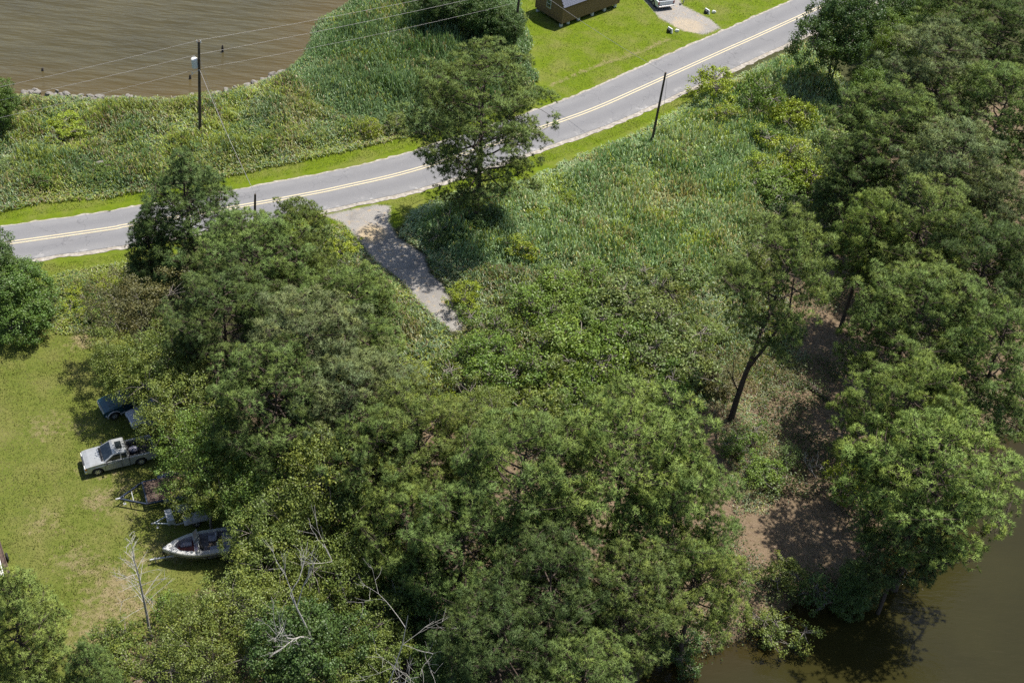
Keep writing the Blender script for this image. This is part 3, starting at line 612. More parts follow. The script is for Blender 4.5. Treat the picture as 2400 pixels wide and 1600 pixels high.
# ------------------------------------------------------------------ pines
PT = [
 ('open', 1143, 285, 5.4, 17.2, 'pine', 'tall solitary pine with an open rounded crown standing in front of the road'),
 ('cone', 448, 535, 4.5, 12.0, 'pined', 'dark dense pine in front of the road at the left, topmost of its row'),
 ('pine', 585, 635, 4.3, 12.5, 'pine', 'pine right of the darkest pine, beside the short wooden stub pole'),
 ('pine', 700, 575, 2.9, 11.0, 'piney', 'narrow yellowish pine just left of the gravel drive entrance'),
 ('cone', 350, 600, 2.2, 8.0, 'pined', 'small dark pine below the darkest pine by the road'),
 ('pine', 520, 760, 4.0, 12.0, 'pined', 'shaded pine behind the brownish broadleaf tree'),
 ('pine', 720, 830, 4.8, 14.0, 'pineg', 'broad grey-green pine left of the weeds beside the gravel drive'),
 ('pine', 830, 750, 3.6, 11.5, 'pine', 'pine closest to the middle of the gravel drive on its left side'),
 ('pine', 640, 960, 4.2, 13.0, 'pine', 'pine with visible trunk right of the olive tree over the parked vehicles'),
 ('pine', 830, 960, 4.2, 12.5, 'pineg', 'grey-green pine in the middle of the left grove'),
 ('pine', 990, 1060, 4.0, 13.0, 'piney', 'yellow-green pine left of the two large pines at the bottom centre'),
 ('pine', 880, 1100, 3.8, 12.5, 'pine', 'pine behind the oak with bare grey limbs'),
 ('pine', 1212, 1140, 4.8, 15.5, 'pine', 'left one of the two large pines at the bottom centre'),
 ('pine', 1470, 1090, 5.4, 16.5, 'pineb', 'largest pine at the bottom centre with thick trunk showing below its crown'),
 ('pine', 1575, 1215, 3.6, 13.5, 'pine', 'pine right of the largest bottom-centre pine beside the bare clearing'),
 ('pine', 1635, 1370, 3.2, 10.5, 'pineb', 'pine leaning over the near bank of the pond'),
 ('pine', 1470, 1400, 3.6, 12.0, 'pine', 'pine below the largest bottom-centre pine near the pond corner'),
 ('pine', 1290, 1410, 3.8, 13.0, 'pined', 'shaded pine at the bottom centre between trunks'),
 ('pine', 1080, 1290, 3.8, 12.5, 'pine', 'pine right of the bare grey limbs at the bottom'),
 ('pine', 960, 1240, 3.0, 11.0, 'pineb', 'slender pine in front of the yellow-green pine at bottom'),
 ('pine', 1170, 1530, 3.6, 12.0, 'pined', 'dark pine at the bottom edge right of the dead bare tree'),
 ('pine', 1370, 1610, 3.4, 11.0, 'pine', 'pine at the bottom edge beside the pond corner'),
 ('lean', 1800, 610, 4.4, 17.5, 'pine', 'leaning pine with long bare forked trunk at the edge of the clearing'),
 ('pine', 2030, 570, 3.4, 13.0, 'pineb', 'pine right of the leaning pine with a light tufted crown'),
 ('pine', 2150, 560, 4.6, 15.0, 'pine', 'large pine in the middle of the right-hand wood'),
 ('pine', 2130, 760, 4.6, 14.5, 'pine', 'pine above the fallen log in the right-hand wood'),
 ('pine', 2300, 660, 4.6, 14.5, 'pined', 'pine at the right edge above the pond'),
 ('pine', 2320, 860, 4.6, 14.0, 'pine', 'pine at the right edge beside the pond inlet'),
 ('pine', 2110, 990, 4.2, 14.0, 'pineb', 'bright pine on the pond bank behind the overhanging pine'),
 ('pine', 2200, 1120, 5.2, 15.0, 'pineb', 'large pine overhanging the pond from its bank'),
 ('pine', 2130, 1255, 2.7, 10.5, 'pined', 'shaded pine low on the pond bank below the overhanging pine'),
 ('pine', 2230, 420, 4.8, 15.0, 'pineg', 'grey-green broad-topped pine right of the middle wood'),
 ('pine', 2330, 520, 4.0, 14.0, 'pineg', 'grey-green pine at the right edge below the broad-topped pine'),
 ('pine', 2080, 330, 4.6, 14.0, 'pine', 'pine behind the roadside bushes in the upper right wood'),
 ('pine', 2200, 190, 5.0, 15.0, 'pineg', 'large pine in the upper right wood nearest the road'),
 ('pine', 2340, 280, 4.8, 15.0, 'pine', 'pine at the right edge of the upper right wood'),
 ('pine', 2340, 120, 4.6, 14.5, 'pined', 'dark pine in the top right corner of the wood'),
 ('pine', 2000, 420, 3.6, 11.0, 'pined', 'shaded pine left of the broad-topped pine above the dark hollow'),
 ('pine', 2250, 30, 4.2, 13.0, 'pine', 'pine at the top edge right of the dark roadside tree'),
 ('cone', 45, 1495, 3.1, 10.0, 'pineb', 'bright bushy pine in the bottom left corner'),
 ('cone', 600, 1330, 1.5, 4.5, 'pineb', 'young feathery pine just behind the boat'),
 ('cone', 215, 1590, 1.7, 6.0, 'pine', 'young pine at the bottom edge right of the bright bushy pine'),
 ('cone', 1450, 930, 1.2, 3.4, 'pineb', 'pine sapling peeping out behind the largest bottom-centre pine'),
]
for k, cx, cy, R, H, hue, lab in PT:
    n = plant(k, 'pine_tree', cx, cy, R, H, hue, lab, 'tree', 'pines of the wood', base_px={'open': (1114, 545), 'lean': (1712, 985)}.get(k))
# ------------------------------------------------------------------ broadleaf trees
BT = [
 (1962, 105, 4.0, 10.5, 'leafd', 'dark leafy tree overhanging the far end of the road'),
 (2095, 50, 3.4, 8.0, 'leafd', 'dark leafy tree at the top right behind the roadside tree'),
 (2060, 235, 2.6, 5.5, 'leafm', 'green leafy tree between the roadside tree and the pines'),
 (2080, 110, 3.0, 7.5, 'leaf', 'green leafy tree right of the dark tree by the road'),
 (2040, 190, 2.4, 5.5, 'leafd', 'dark low tree beneath the roadside tree at the upper right'),
 (2160, 20, 3.2, 7.5, 'leaf', 'leafy tree at the top edge behind the right-hand wood'),
 (1040, 30, 3.0, 6.0, 'leafd', 'dark tree in the reeds at the top, leftmost of its clump'),
 (1120, 40, 3.0, 6.5, 'leafd', 'dark tree in the reeds beside the utility pole at the top'),
 (1190, 75, 2.4, 5.0, 'leafd', 'dark tree between the reeds and the shed lawn'),
 (45, 675, 3.2, 5.2, 'leafm', 'big rounded green tree at the left edge above the lawn'),
 (-30, 640, 2.8, 6.0, 'leafd', 'leafy tree cut by the left edge below the road'),
 (0, 255, 2.2, 5.5, 'leafm', 'dense dark green tree at the left edge beside the lake'),
 (340, 740, 3.4, 7.5, 'leafbr', 'brownish olive tree at the upper corner of the lawn'),
 (390, 850, 3.6, 7.5, 'leafo', 'olive tree above the parked vehicles'),
 (415, 965, 3.4, 7.5, 'leafo', 'olive tree overhanging the teal car and silver truck'),
 (308, 878, 2.7, 6.5, 'leafo', 'leafy tree on the lawn edge left of the olive trees'),
 (520, 1060, 3.4, 7.5, 'leaf', 'green tree behind the flatbed trailer'),
 (600, 1160, 3.6, 7.5, 'leaf', 'broad green tree behind the boat and trailers'),
 (484, 1158, 2.3, 6.0, 'leafo', 'leafy tree overhanging the small trailer with the tool box'),
 (740, 1190, 4.2, 11.0, 'leafo', 'tall oak with bare grey limbs showing at the bottom left'),
 (680, 1320, 3.6, 8.0, 'leafo', 'olive tree below the boat at the bottom left'),
 (840, 1330, 3.2, 8.5, 'leafo', 'leafy tree beside the dead bare tree at the bottom'),
 (600, 1440, 3.4, 7.0, 'leafo', 'yellowish leafy tree at the bottom left in front of the oak'),
 (440, 1500, 2.4, 6.0, 'leafo', 'open leafy tree beside the bare slender trunk'),
 (500, 1570, 3.0, 6.5, 'leafo', 'leafy tree at the bottom edge right of the bare slender trunk'),
 (700, 1560, 3.2, 7.0, 'leafd', 'dark leafy tree at the bottom edge under the forked trunk'),
 (860, 1540, 3.0, 6.5, 'leafo', 'leafy tree at the bottom edge left of the dead bare tree'),
 (1000, 1420, 2.8, 8.0, 'leafd', 'dark leafy tree behind the dead bare tree'),
 (1060, 1570, 2.6, 6.0, 'leafd', 'dark leafy tree at the bottom edge right of the dead tree'),
 (590, 1285, 1.7, 4.2, 'leafo', 'low leafy tree overhanging the stern of the boat'),
 (1140, 1110, 2.2, 7.0, 'leaf', 'leafy tree filling the gap left of the two large bottom-centre pines'),
 (1130, 1020, 2.6, 6.0, 'leafo', 'olive leafy tree above the bottom-centre pines, left of centre'),
 (2380, 640, 2.6, 7.0, 'leafo', 'yellowish leafy tree at the right edge among the pines'),
 (2020, 1350, 1.8, 3.4, 'leafd', 'dark leafy tree hanging over the shaded pond bank'),
]
for cx, cy, R, H, hue, lab in BT:
    plant('dense' if hue in ('leafd', 'leafm') else 'broad', 'leafy_tree', cx, cy, R, H, hue, lab, 'tree', 'leafy trees of the grove')
# ------------------------------------------------------------------ shrubs
SH = [
 (1675, 205, 2.2, 3.0, 'leafy', 'yellow-green bush at the roadside right of the leaning pole'),
 (1790, 225, 2.2, 4.6, 'leaf', 'tall green bush between the two yellow-green roadside bushes'),
 (1855, 275, 2.4, 3.6, 'leafy', 'rounded yellow-green bush below the tall green roadside bush'),
 (1700, 275, 1.7, 2.2, 'leafy', 'low yellow-green bush at the edge of the reeds by the leaning pole'),
 (1960, 330, 1.8, 2.4, 'leafg', 'pale bush between the rounded bush and the upper right wood'),
 (1850, 365, 2.4, 2.8, 'leafy', 'yellow-green bush at the right end of the reed field'),
 (1820, 440, 2.4, 3.0, 'leaf', 'green bush with bleached dead branch at the edge of the reeds'),
 (1890, 420, 2.4, 3.2, 'leafy', 'yellow-green bush right of the bleached dead branch'),
 (1960, 480, 2.2, 3.4, 'leafd', 'dark bush in the hollow under the broad-topped pine'),
 (1860, 500, 2.0, 2.6, 'leafd', 'dark bush above the leaning pine crown'),
 (1430, 580, 1.1, 1.8, 'leafy', 'small yellow-green bush alone in the reed field'),
 (1215, 585, 1.7, 1.9, 'leafy', 'yellow-green bush beside the shade of the solitary pine'),
 (1120, 500, 2.0, 2.4, 'leafd', 'dark shaded bush at the foot of the solitary pine'),
 (1030, 545, 1.7, 2.0, 'leafd', 'dark bush by the gravel drive under the solitary pine'),
 (1310, 670, 2.0, 2.2, 'leafb', 'bright green bush below the solitary pine, right of the drive'),
 (1240, 715, 1.9, 2.2, 'leafb', 'bright green bush right of the lower end of the drive'),
 (1090, 700, 1.2, 1.6, 'leafy', 'yellow-green bush touching the right edge of the drive'),
 (1160, 770, 1.7, 1.9, 'leaf', 'green bush at the lower right end of the drive'),
 (1330, 800, 2.5, 3.0, 'leafb', 'large bright green bush in the middle of the thicket'),
 (1420, 870, 2.2, 2.8, 'leafb', 'bright green bush right below the large bright bush'),
 (1190, 890, 2.3, 2.8, 'leaf', 'dark green bush left below the large bright bush'),
 (1100, 930, 2.0, 2.6, 'leafo', 'olive bush at the left end of the thicket'),
 (1260, 960, 2.2, 3.2, 'leafo', 'olive bush just above the two large pines'),
 (1370, 980, 2.0, 2.8, 'leaf', 'green bush behind the largest bottom-centre pine'),
 (1480, 720, 2.4, 2.6, 'leafg', 'grey-green bush left of the leaning pine crown'),
 (1570, 760, 2.4, 2.8, 'leafg', 'grey-green bush below the leaning pine crown on the left'),
 (1610, 860, 2.2, 2.8, 'leafg', 'grey-green bush left of the leaning pine trunk'),
 (1520, 850, 2.2, 2.6, 'leafg', 'grey-green bush in the right part of the thicket'),
 (1410, 740, 1.9, 2.2, 'leafg', 'grey-green bush right of the bright thicket bush'),
 (1570, 960, 2.0, 2.8, 'leaf', 'green bush at the lower left of the leaning pine trunk'),
 (1610, 650, 1.8, 2.0, 'leafg', 'grey-green low bush at the lower edge of the reed field'),
 (1390, 640, 1.5, 1.8, 'leafb', 'green bush where the reeds meet the thicket'),
 (800, 580, 1.4, 1.6, 'leafy', 'yellow-green weeds bush left of the drive entrance'),
 (860, 660, 1.5, 1.7, 'leaf', 'green bush on the left side of the drive'),
 (930, 740, 1.5, 1.7, 'leafg', 'grey-green bush at the left lower side of the drive'),
 (960, 880, 1.6, 1.8, 'leafy', 'yellow-green bush below the end of the drive'),
 (1010, 960, 1.7, 2.0, 'leafy', 'yellow-green bush left of the thicket olive bush'),
 (195, 700, 1.5, 1.1, 'leafy', 'yellow-green vine-covered bush beside the big rounded tree'),
 (255, 665, 1.3, 1.0, 'leafy', 'yellow-green vine-covered bush nearest the roadside grass'),
 (240, 740, 1.4, 1.1, 'leafb', 'yellow-green vine-covered bush at the upper edge of the lawn'),
 (160, 300, 1.8, 1.4, 'leafy', 'yellow-green low bush in the shore meadow at the left'),
 (215, 295, 1.2, 1.2, 'leaf', 'dark low bush in the shore meadow at the left'),
 (245, 400, 1.1, 1.5, 'leaf', 'small dark bush beside the pale stones in the meadow'),
 (315, 312, 0.8, 1.0, 'leafb', 'tiny bright green bush in the middle of the shore meadow'),
 (635, 348, 0.8, 1.3, 'leaf', 'small upright green bush at the meadow edge near the road'),
 (1725, 1035, 1.5, 2.0, 'leafb', 'bright green bush at the foot of the leaning pine'),
 (1790, 1110, 1.6, 1.8, 'leafb', 'bright green bush in the clearing above the bare pinkish ground'),
 (1850, 1070, 1.1, 1.4, 'leafg', 'pale bush in the clearing beside the dead twigs'),
 (1990, 1130, 1.5, 2.4, 'leafy', 'yellow-green bush left of the overhanging pine'),
 (1820, 1455, 1.7, 2.4, 'leafo', 'yellow-olive bush standing on the water edge of the pond'),
 (1840, 1350, 1.5, 2.2, 'leafo', 'yellowish bush on the pond bank above the yellow-olive one'),
 (1930, 1385, 1.6, 2.0, 'leafd', 'dark bush on the shaded pond bank'),
 (1600, 1515, 1.4, 2.0, 'leafd', 'dark bush on the near pond bank'),
] + [
 (1290, 740, 1.8, 2.0, 'leaf', 'green bush between the drive end and the large bright bush'),
 (1370, 720, 1.8, 2.2, 'leafb', 'bright green bush above the large bright thicket bush'),
 (1450, 800, 2.0, 2.4, 'leaf', 'green bush right of the large bright thicket bush'),
 (1270, 860, 2.0, 2.6, 'leafo', 'olive bush below the large bright thicket bush'),
 (1500, 930, 2.2, 2.8, 'leafo', 'olive bush above the crown of the largest bottom-centre pine'),
 (1330, 910, 2.0, 2.6, 'leaf', 'green bush in the lower middle of the thicket'),
 (1090, 830, 1.5, 1.7, 'leaf', 'green bush just below the end of the drive'),
 (1150, 830, 1.7, 2.0, 'leafb', 'bright green bush right below the end of the drive'),
 (1550, 680, 1.8, 2.0, 'leafo', 'olive bush left of the leaning pine at the reed edge'),
 (1660, 780, 1.7, 2.0, 'leafo', 'olive bush beneath the left side of the leaning pine crown'),
 (1650, 880, 1.5, 1.7, 'leafbr', 'reddish-brown dry bush left of the leaning pine trunk'),
 (1690, 900, 1.3, 1.4, 'leafbr', 'brown dry bush touching the leaning pine trunk'),
 (1330, 600, 1.0, 1.4, 'leafb', 'small bright bush in the reeds right of the pine shade'),
 (1260, 500, 1.4, 1.6, 'leafy', 'yellow-green bush in the reeds right of the solitary pine'),
 (1340, 470, 1.2, 1.3, 'leafy', 'yellow-green low bush in the upper reed field'),
 (1560, 400, 1.0, 1.4, 'leafb', 'small green bush in the reeds just below the leaning pole'),
 (1640, 370, 1.3, 1.5, 'leafb', 'green bush in the reeds right of the leaning pole foot'),
 (1800, 320, 1.9, 2.6, 'leafm', 'dark green bush below the tall green roadside bush'),
 (1780, 390, 1.6, 2.0, 'leafy', 'yellow-green bush at the reed edge, left of its neighbours'),
 (1920, 400, 2.2, 3.0, 'leafo', 'olive bush in front of the upper right wood'),
 (1930, 540, 1.9, 2.6, 'leafm', 'dark green bush at the edge of the dark hollow'),
 (270, 1500, 1.5, 2.2, 'leafo', 'leafy sapling at the lower end of the lawn left of the bare slender trunk'),
 (400, 1430, 1.4, 2.4, 'leaf', 'leafy sapling right of the bare slender trunk below the boat'),
 (330, 1560, 1.6, 2.2, 'leafo', 'leafy sapling at the foot of the bare slender trunk'),
 (1775, 590, 1.6, 2.0, 'leafo', 'olive bush just above the leaning pine crown at the reed edge'),
 (1720, 620, 1.4, 1.6, 'leafg', 'grey-green bush at the lower right corner of the reed field'),
 (870, 300, 1.2, 1.5, 'leafy', 'yellow-green bush where the reed bed meets the verge'),
 (930, 290, 1.1, 1.4, 'leafo', 'olive bush at the foot of the reed bed beside the road'),
 (560, 340, 1.0, 1.2, 'leafb', 'green low bush in the meadow beside the service wire'),
 (420, 340, 1.1, 1.1, 'leafo', 'olive low bush in the meadow below the transformer pole'),
 (90, 420, 1.3, 1.4, 'leafm', 'dark low bush at the lower left of the shore meadow'),
 (30, 400, 1.3, 1.3, 'leafg', 'pale low bush at the left edge of the shore meadow'),
 (780, 650, 1.5, 1.8, 'leafo', 'olive bush between the narrow yellowish pine and the drive'),
 (850, 720, 1.4, 1.7, 'leafo', 'olive bush left of the lower drive'),
 (900, 830, 1.6, 1.9, 'leaf', 'green bush left below the end of the drive'),
]
for cx, cy, R, H, hue, lab in SH:
    if 1050 < cx < 1660 and 640 < cy < 1000: R, H = R*1.1, H*1.3
    plant('shrub', 'bush', cx, cy, R, H, hue, lab, 'bush', 'bushes of the field and wood')

# ------------------------------------------------------------------ materials of made things
silver_m = plain('silver_paint', (0.36, 0.37, 0.37), 0.35, 0.35, var=0.06, scale=3, coat=0.3, dirt=(0.27, 0.26, 0.24))
teal_m = plain('teal_paint', (0.008, 0.048, 0.066), 0.28, 0.2, var=0.1, scale=3, coat=0.6)
trim_m = plain('silver_trim', (0.45, 0.45, 0.46), 0.4, 0.2, var=0.1)
pale_m = plain('pale_grey_paint', (0.42, 0.42, 0.48), 0.35, 0.2, var=0.1, coat=0.4)
white_m = plain('white_paint', (0.66, 0.70, 0.74), 0.35, 0.0, var=0.05, coat=0.4)
glass_m = plain('dark_glass', (0.012, 0.016, 0.020), 0.06, 0.0, var=0.2, spec=0.8)
tyre_m = plain('rubber', (0.018, 0.018, 0.018), 0.85, var=0.3)
rim_m = plain('alloy', (0.50, 0.50, 0.50), 0.35, 0.6, var=0.1)
black_m = plain('black_plastic', (0.015, 0.015, 0.016), 0.6, var=0.2)
chrome_m = plain('chrome', (0.62, 0.62, 0.62), 0.18, 0.9, var=0.05)
lamp_m = plain('lamp_glass', (0.55, 0.55, 0.52), 0.1, 0.0, var=0.05, coat=0.8)
red_m = plain('tail_lamp', (0.25, 0.02, 0.015), 0.2, var=0.1, coat=0.5)
amber_m = plain('amber_lamp', (0.50, 0.18, 0.03), 0.2, var=0.1)

def wheel(parent, x, y, r=0.34, side=1, wdt=0.22):
    w0 = MB(); w0.torus((0, 0, 0), r-0.085, 0.10); hub = w0.build('wheel', tyre_m, parent, smooth=True); hub.location = (x, y, r); hub.scale = (1, wdt/0.18, 1)
    m = MB(); rr = r*0.64
    m.cyl((0, 0.02*side, 0), (0, 0.065*side, 0), rr, rr*0.97, 18)
    for k in range(6):
        a = k*math.pi/3; m.box((math.cos(a)*rr*0.5, 0.072*side, math.sin(a)*rr*0.5), (rr*0.85, 0.03, 0.07), Matrix.Rotation(-a, 3, 'Y'))
    m.cyl((0, .06*side, 0), (0, .095*side, 0), 0.07, 0.05, 10)
    rim = m.build('rim', rim_m, hub)
    d = MB()
    for k in range(6):
        a = (k+0.5)*math.pi/3; d.cyl((math.cos(a)*rr*.62, .066*side, math.sin(a)*rr*.62), (math.cos(a)*rr*.62, .07*side, math.sin(a)*rr*.62), rr*0.17, n=8)
    d.build('rim_opening', black_m, rim, kind='stuff')
def arch(cx, r, z0, n=9, rev=False):
    a = [(cx+r*math.cos(math.pi*i/(n-1)), z0+r*math.sin(math.pi*i/(n-1))) for i in range(n)]
    return a[::-1] if rev else a
def side_fn(belt, top, tuck, W):
    def f(x, y, z):
        k = 1.0
        if z > belt: k = 1-tuck*(z-belt)/(top-belt)
        if z < 0.45: k = 0.97
        return (x, y*k, z)
    return f
def pickup(name, label, paint, loc, rz, W=1.78, cargo=False, big=1.0, sunroof=True):
    """extended-cab pickup, front towards +x, wheelbase 2.95, origin midway between the axles on the ground"""
    T = thing(name, label, 'pickup truck', loc, rz); T.scale = (big,)*3
    h = W/2; fa, ra, aw = 1.475, -1.475, 0.43
    # lower body of hood and cab
    prof = [(2.24, 0.42), (2.30, 0.60), (2.28, 0.80), (2.20, 0.93), (1.9, 0.99), (1.02, 1.06), (-0.72, 1.05), (-0.72, 0.32)] + [(fa-aw-0.02, 0.32)] + arch(fa, aw, 0.34, rev=True) + [(fa+aw+0.02, 0.36)]
    m = MB(); m.prism(prof, -h, h, lambda x, y, z: (x, y*(1-0.05*max(0, (x-1.6))/0.7)*(0.965 if z > 1.0 else 1), z)); m.build('body', paint, T, bevel=0.035)
    m = MB(); m.prism([(2.12, 0.955), (1.9, 1.015), (1.06, 1.085), (1.06, 1.04), (2.12, 0.90)], -h*0.84, h*0.84); m.build('hood', paint, T, bevel=0.03)
    # greenhouse: belt ring, roof ring
    def ring(z, xf, xr, hw): return [(xf, -hw, z), (xf, hw, z), (xr, hw, z), (xr, -hw, z)]
    m = MB(); m.loft([ring(1.04, 1.02, -0.70, h*0.94), ring(1.52, 0.30, -0.62, h*0.80), ring(1.60, 0.16, -0.52, h*0.74)]); m.build('cab', paint, T, bevel=0.03)
    lerp = lambda a, b, t: tuple(a[i]+(b[i]-a[i])*t for i in range(3))
    def pane(nm, A, B, C, D, off, mt=glass_m):
        n = (Vector(B)-Vector(A)).cross(Vector(D)-Vector(A)).normalized()*off
        q = MB(); pts = [Vector(p) for p in (A, B, C, D)]
        q.loft([[p-n*2 for p in pts], [p+n for p in pts]]); return q.build(nm, mt, T)
    # windshield between belt and roof at the front
    b0, b1, t0, t1 = (1.02, -h*.94, 1.04), (1.02, h*.94, 1.04), (0.30, -h*.80, 1.52), (0.30, h*.80, 1.52)
    pane('windshield', lerp(lerp(b0, b1, .05), lerp(t0, t1, .05), .10), lerp(lerp(b0, b1, .95), lerp(t0, t1, .95), .10), lerp(lerp(b0, b1, .94), lerp(t0, t1, .94), .97), lerp(lerp(b0, b1, .06), lerp(t0, t1, .06), .97), 0.012)
    r0, r1, s0, s1 = (-.70, h*.94, 1.04), (-.70, -h*.94, 1.04), (-.62, h*.80, 1.52), (-.62, -h*.80, 1.52)
    pane('rear_window', lerp(lerp(r0, r1, .1), lerp(s0, s1, .1), .2), lerp(lerp(r0, r1, .9), lerp(s0, s1, .9), .2), lerp(lerp(r0, r1, .88), lerp(s0, s1, .88), .9), lerp(lerp(r0, r1, .12), lerp(s0, s1, .12), .9), 0.012)
    for s in (1, -1):
        yb, yt = s*h*.94, s*h*.80
        f = lambda x, t: (x, yb+(yt-yb)*t, 1.04+0.48*t)
        A, B, C, D = f(.82, .08), f(-.14, .08), f(-.14, .9), f(.27, .9)
        if s > 0: pane('side_window', A, D, C, B, -0.012)
        else: pane('side_window', A, B, C, D, -0.012)
        A, B, C, D = f(-.24, .12), f(-.58, .12), f(-.55, .88), f(-.24, .88)
        if s > 0: pane('quarter_window', A, D, C, B, -0.012)
        else: pane('quarter_window', A, B, C, D, -0.012)
        m = MB(); m.box((-.18, s*(h+.003), .70), (.018, .012, .62)); m.build('door_seam', black_m, T); m = MB(); m.box((.93, s*(h+.003), .70), (.016, .012, .6)); m.build('door_seam', black_m, T); m = MB(); m.box((-.715, s*(h+.003), .70), (.02, .014, .68)); m.build('door_seam', black_m, T)
        m = MB(); m.box((-.02, s*(h+.015), .92), (.16, .03, .045)); m.build('door_handle', black_m, T)
        m = MB(); m.box((.80, s*(h+.11), 1.10), (.10, .2, .14)); m.build('mirror', black_m, T, bevel=.02)
        m = MB(); m.box((2.265, s*h*.72, .80), (.06, .36, .15)); m.build('headlight', lamp_m, T, bevel=.015)
        m = MB(); m.box((2.20, s*h*.935, .79), (.12, .06, .13)); m.build('turn_signal', amber_m, T)
        m = MB(); m.box((-2.515, s*h*.90, .84), (.03, .15, .32)); m.build('tail_light', red_m, T)
        for x in (fa, ra): wheel(T, x, s*(h-.12), .335, s)
    if sunroof:
        m = MB(); m.box((-.19, 0, 1.605), (.42, .72, .012)); m.build('sunroof', glass_m, T)
    m = MB(); m.box((2.305, 0, .79), (.03, h*1.1, .15)); m.build('grille', black_m, T)
    m = MB(); m.prism([(2.24, .40), (2.40, .42), (2.42, .58), (2.26, .60)], -h*1.0, h*1.0, lambda x, y, z: (x-.10*(abs(y)/h)**2, y, z)); m.build('front_bumper', chrome_m if big == 1 else white_m, T, bevel=.03)
    m = MB(); m.box((1.1, 0, 1.085), (.22, h*1.5, .012), Matrix.Rotation(.35, 3, 'Y')); m.build('cowl', black_m, T)
    # bed: floor, walls with wheel arches, tailgate
    wall = [(-.75, 1.02), (-2.49, 1.02), (-2.49, .42), (ra-aw-.02, .40)]+arch(ra, aw, .34, rev=False)[::-1]+[(-.75, .36)]
    wall = [(-.75, 1.02), (-2.49, 1.02), (-2.49, .42), (ra-aw-.02, .36)]+[(ra+aw*math.cos(math.pi-math.pi*i/8), .34+aw*math.sin(math.pi*i/8)) for i in range(9)]+[(-.75, .34)]
    for s in (1, -1):
        m = MB(); m.prism(wall, s*h*.995, s*(h-.13)); m.build('bed_side', paint, T, bevel=.015)
        m = MB(); m.box((ra, s*(h-.24), .70), (.8, .24, .3)); m.build('wheel_housing', black_m, T)
    m = MB(); m.box((-1.62, 0, .60), (1.74, W-.27, .05)); m.box((-.78, 0, .82), (.05, W-.28, .40)); m.build('bed_floor', black_m, T)
    m = MB(); m.box((-2.475, 0, .80), (.06, W-.28, .44)); m.build('tailgate', paint, T, bevel=.012)
    m = MB(); m.box((-2.58, 0, .50), (.14, W*.92, .14)); m.build('rear_bumper', chrome_m, T, bevel=.02)
    m = MB(); m.box((-2.655, 0, .50), (.02, .32, .10)); m.build('license_plate', white_m, T)
    m = MB(); m.box((-.1, 0, .38), (4.2, W*.6, .16)); m.build('chassis', black_m, T)
    return T
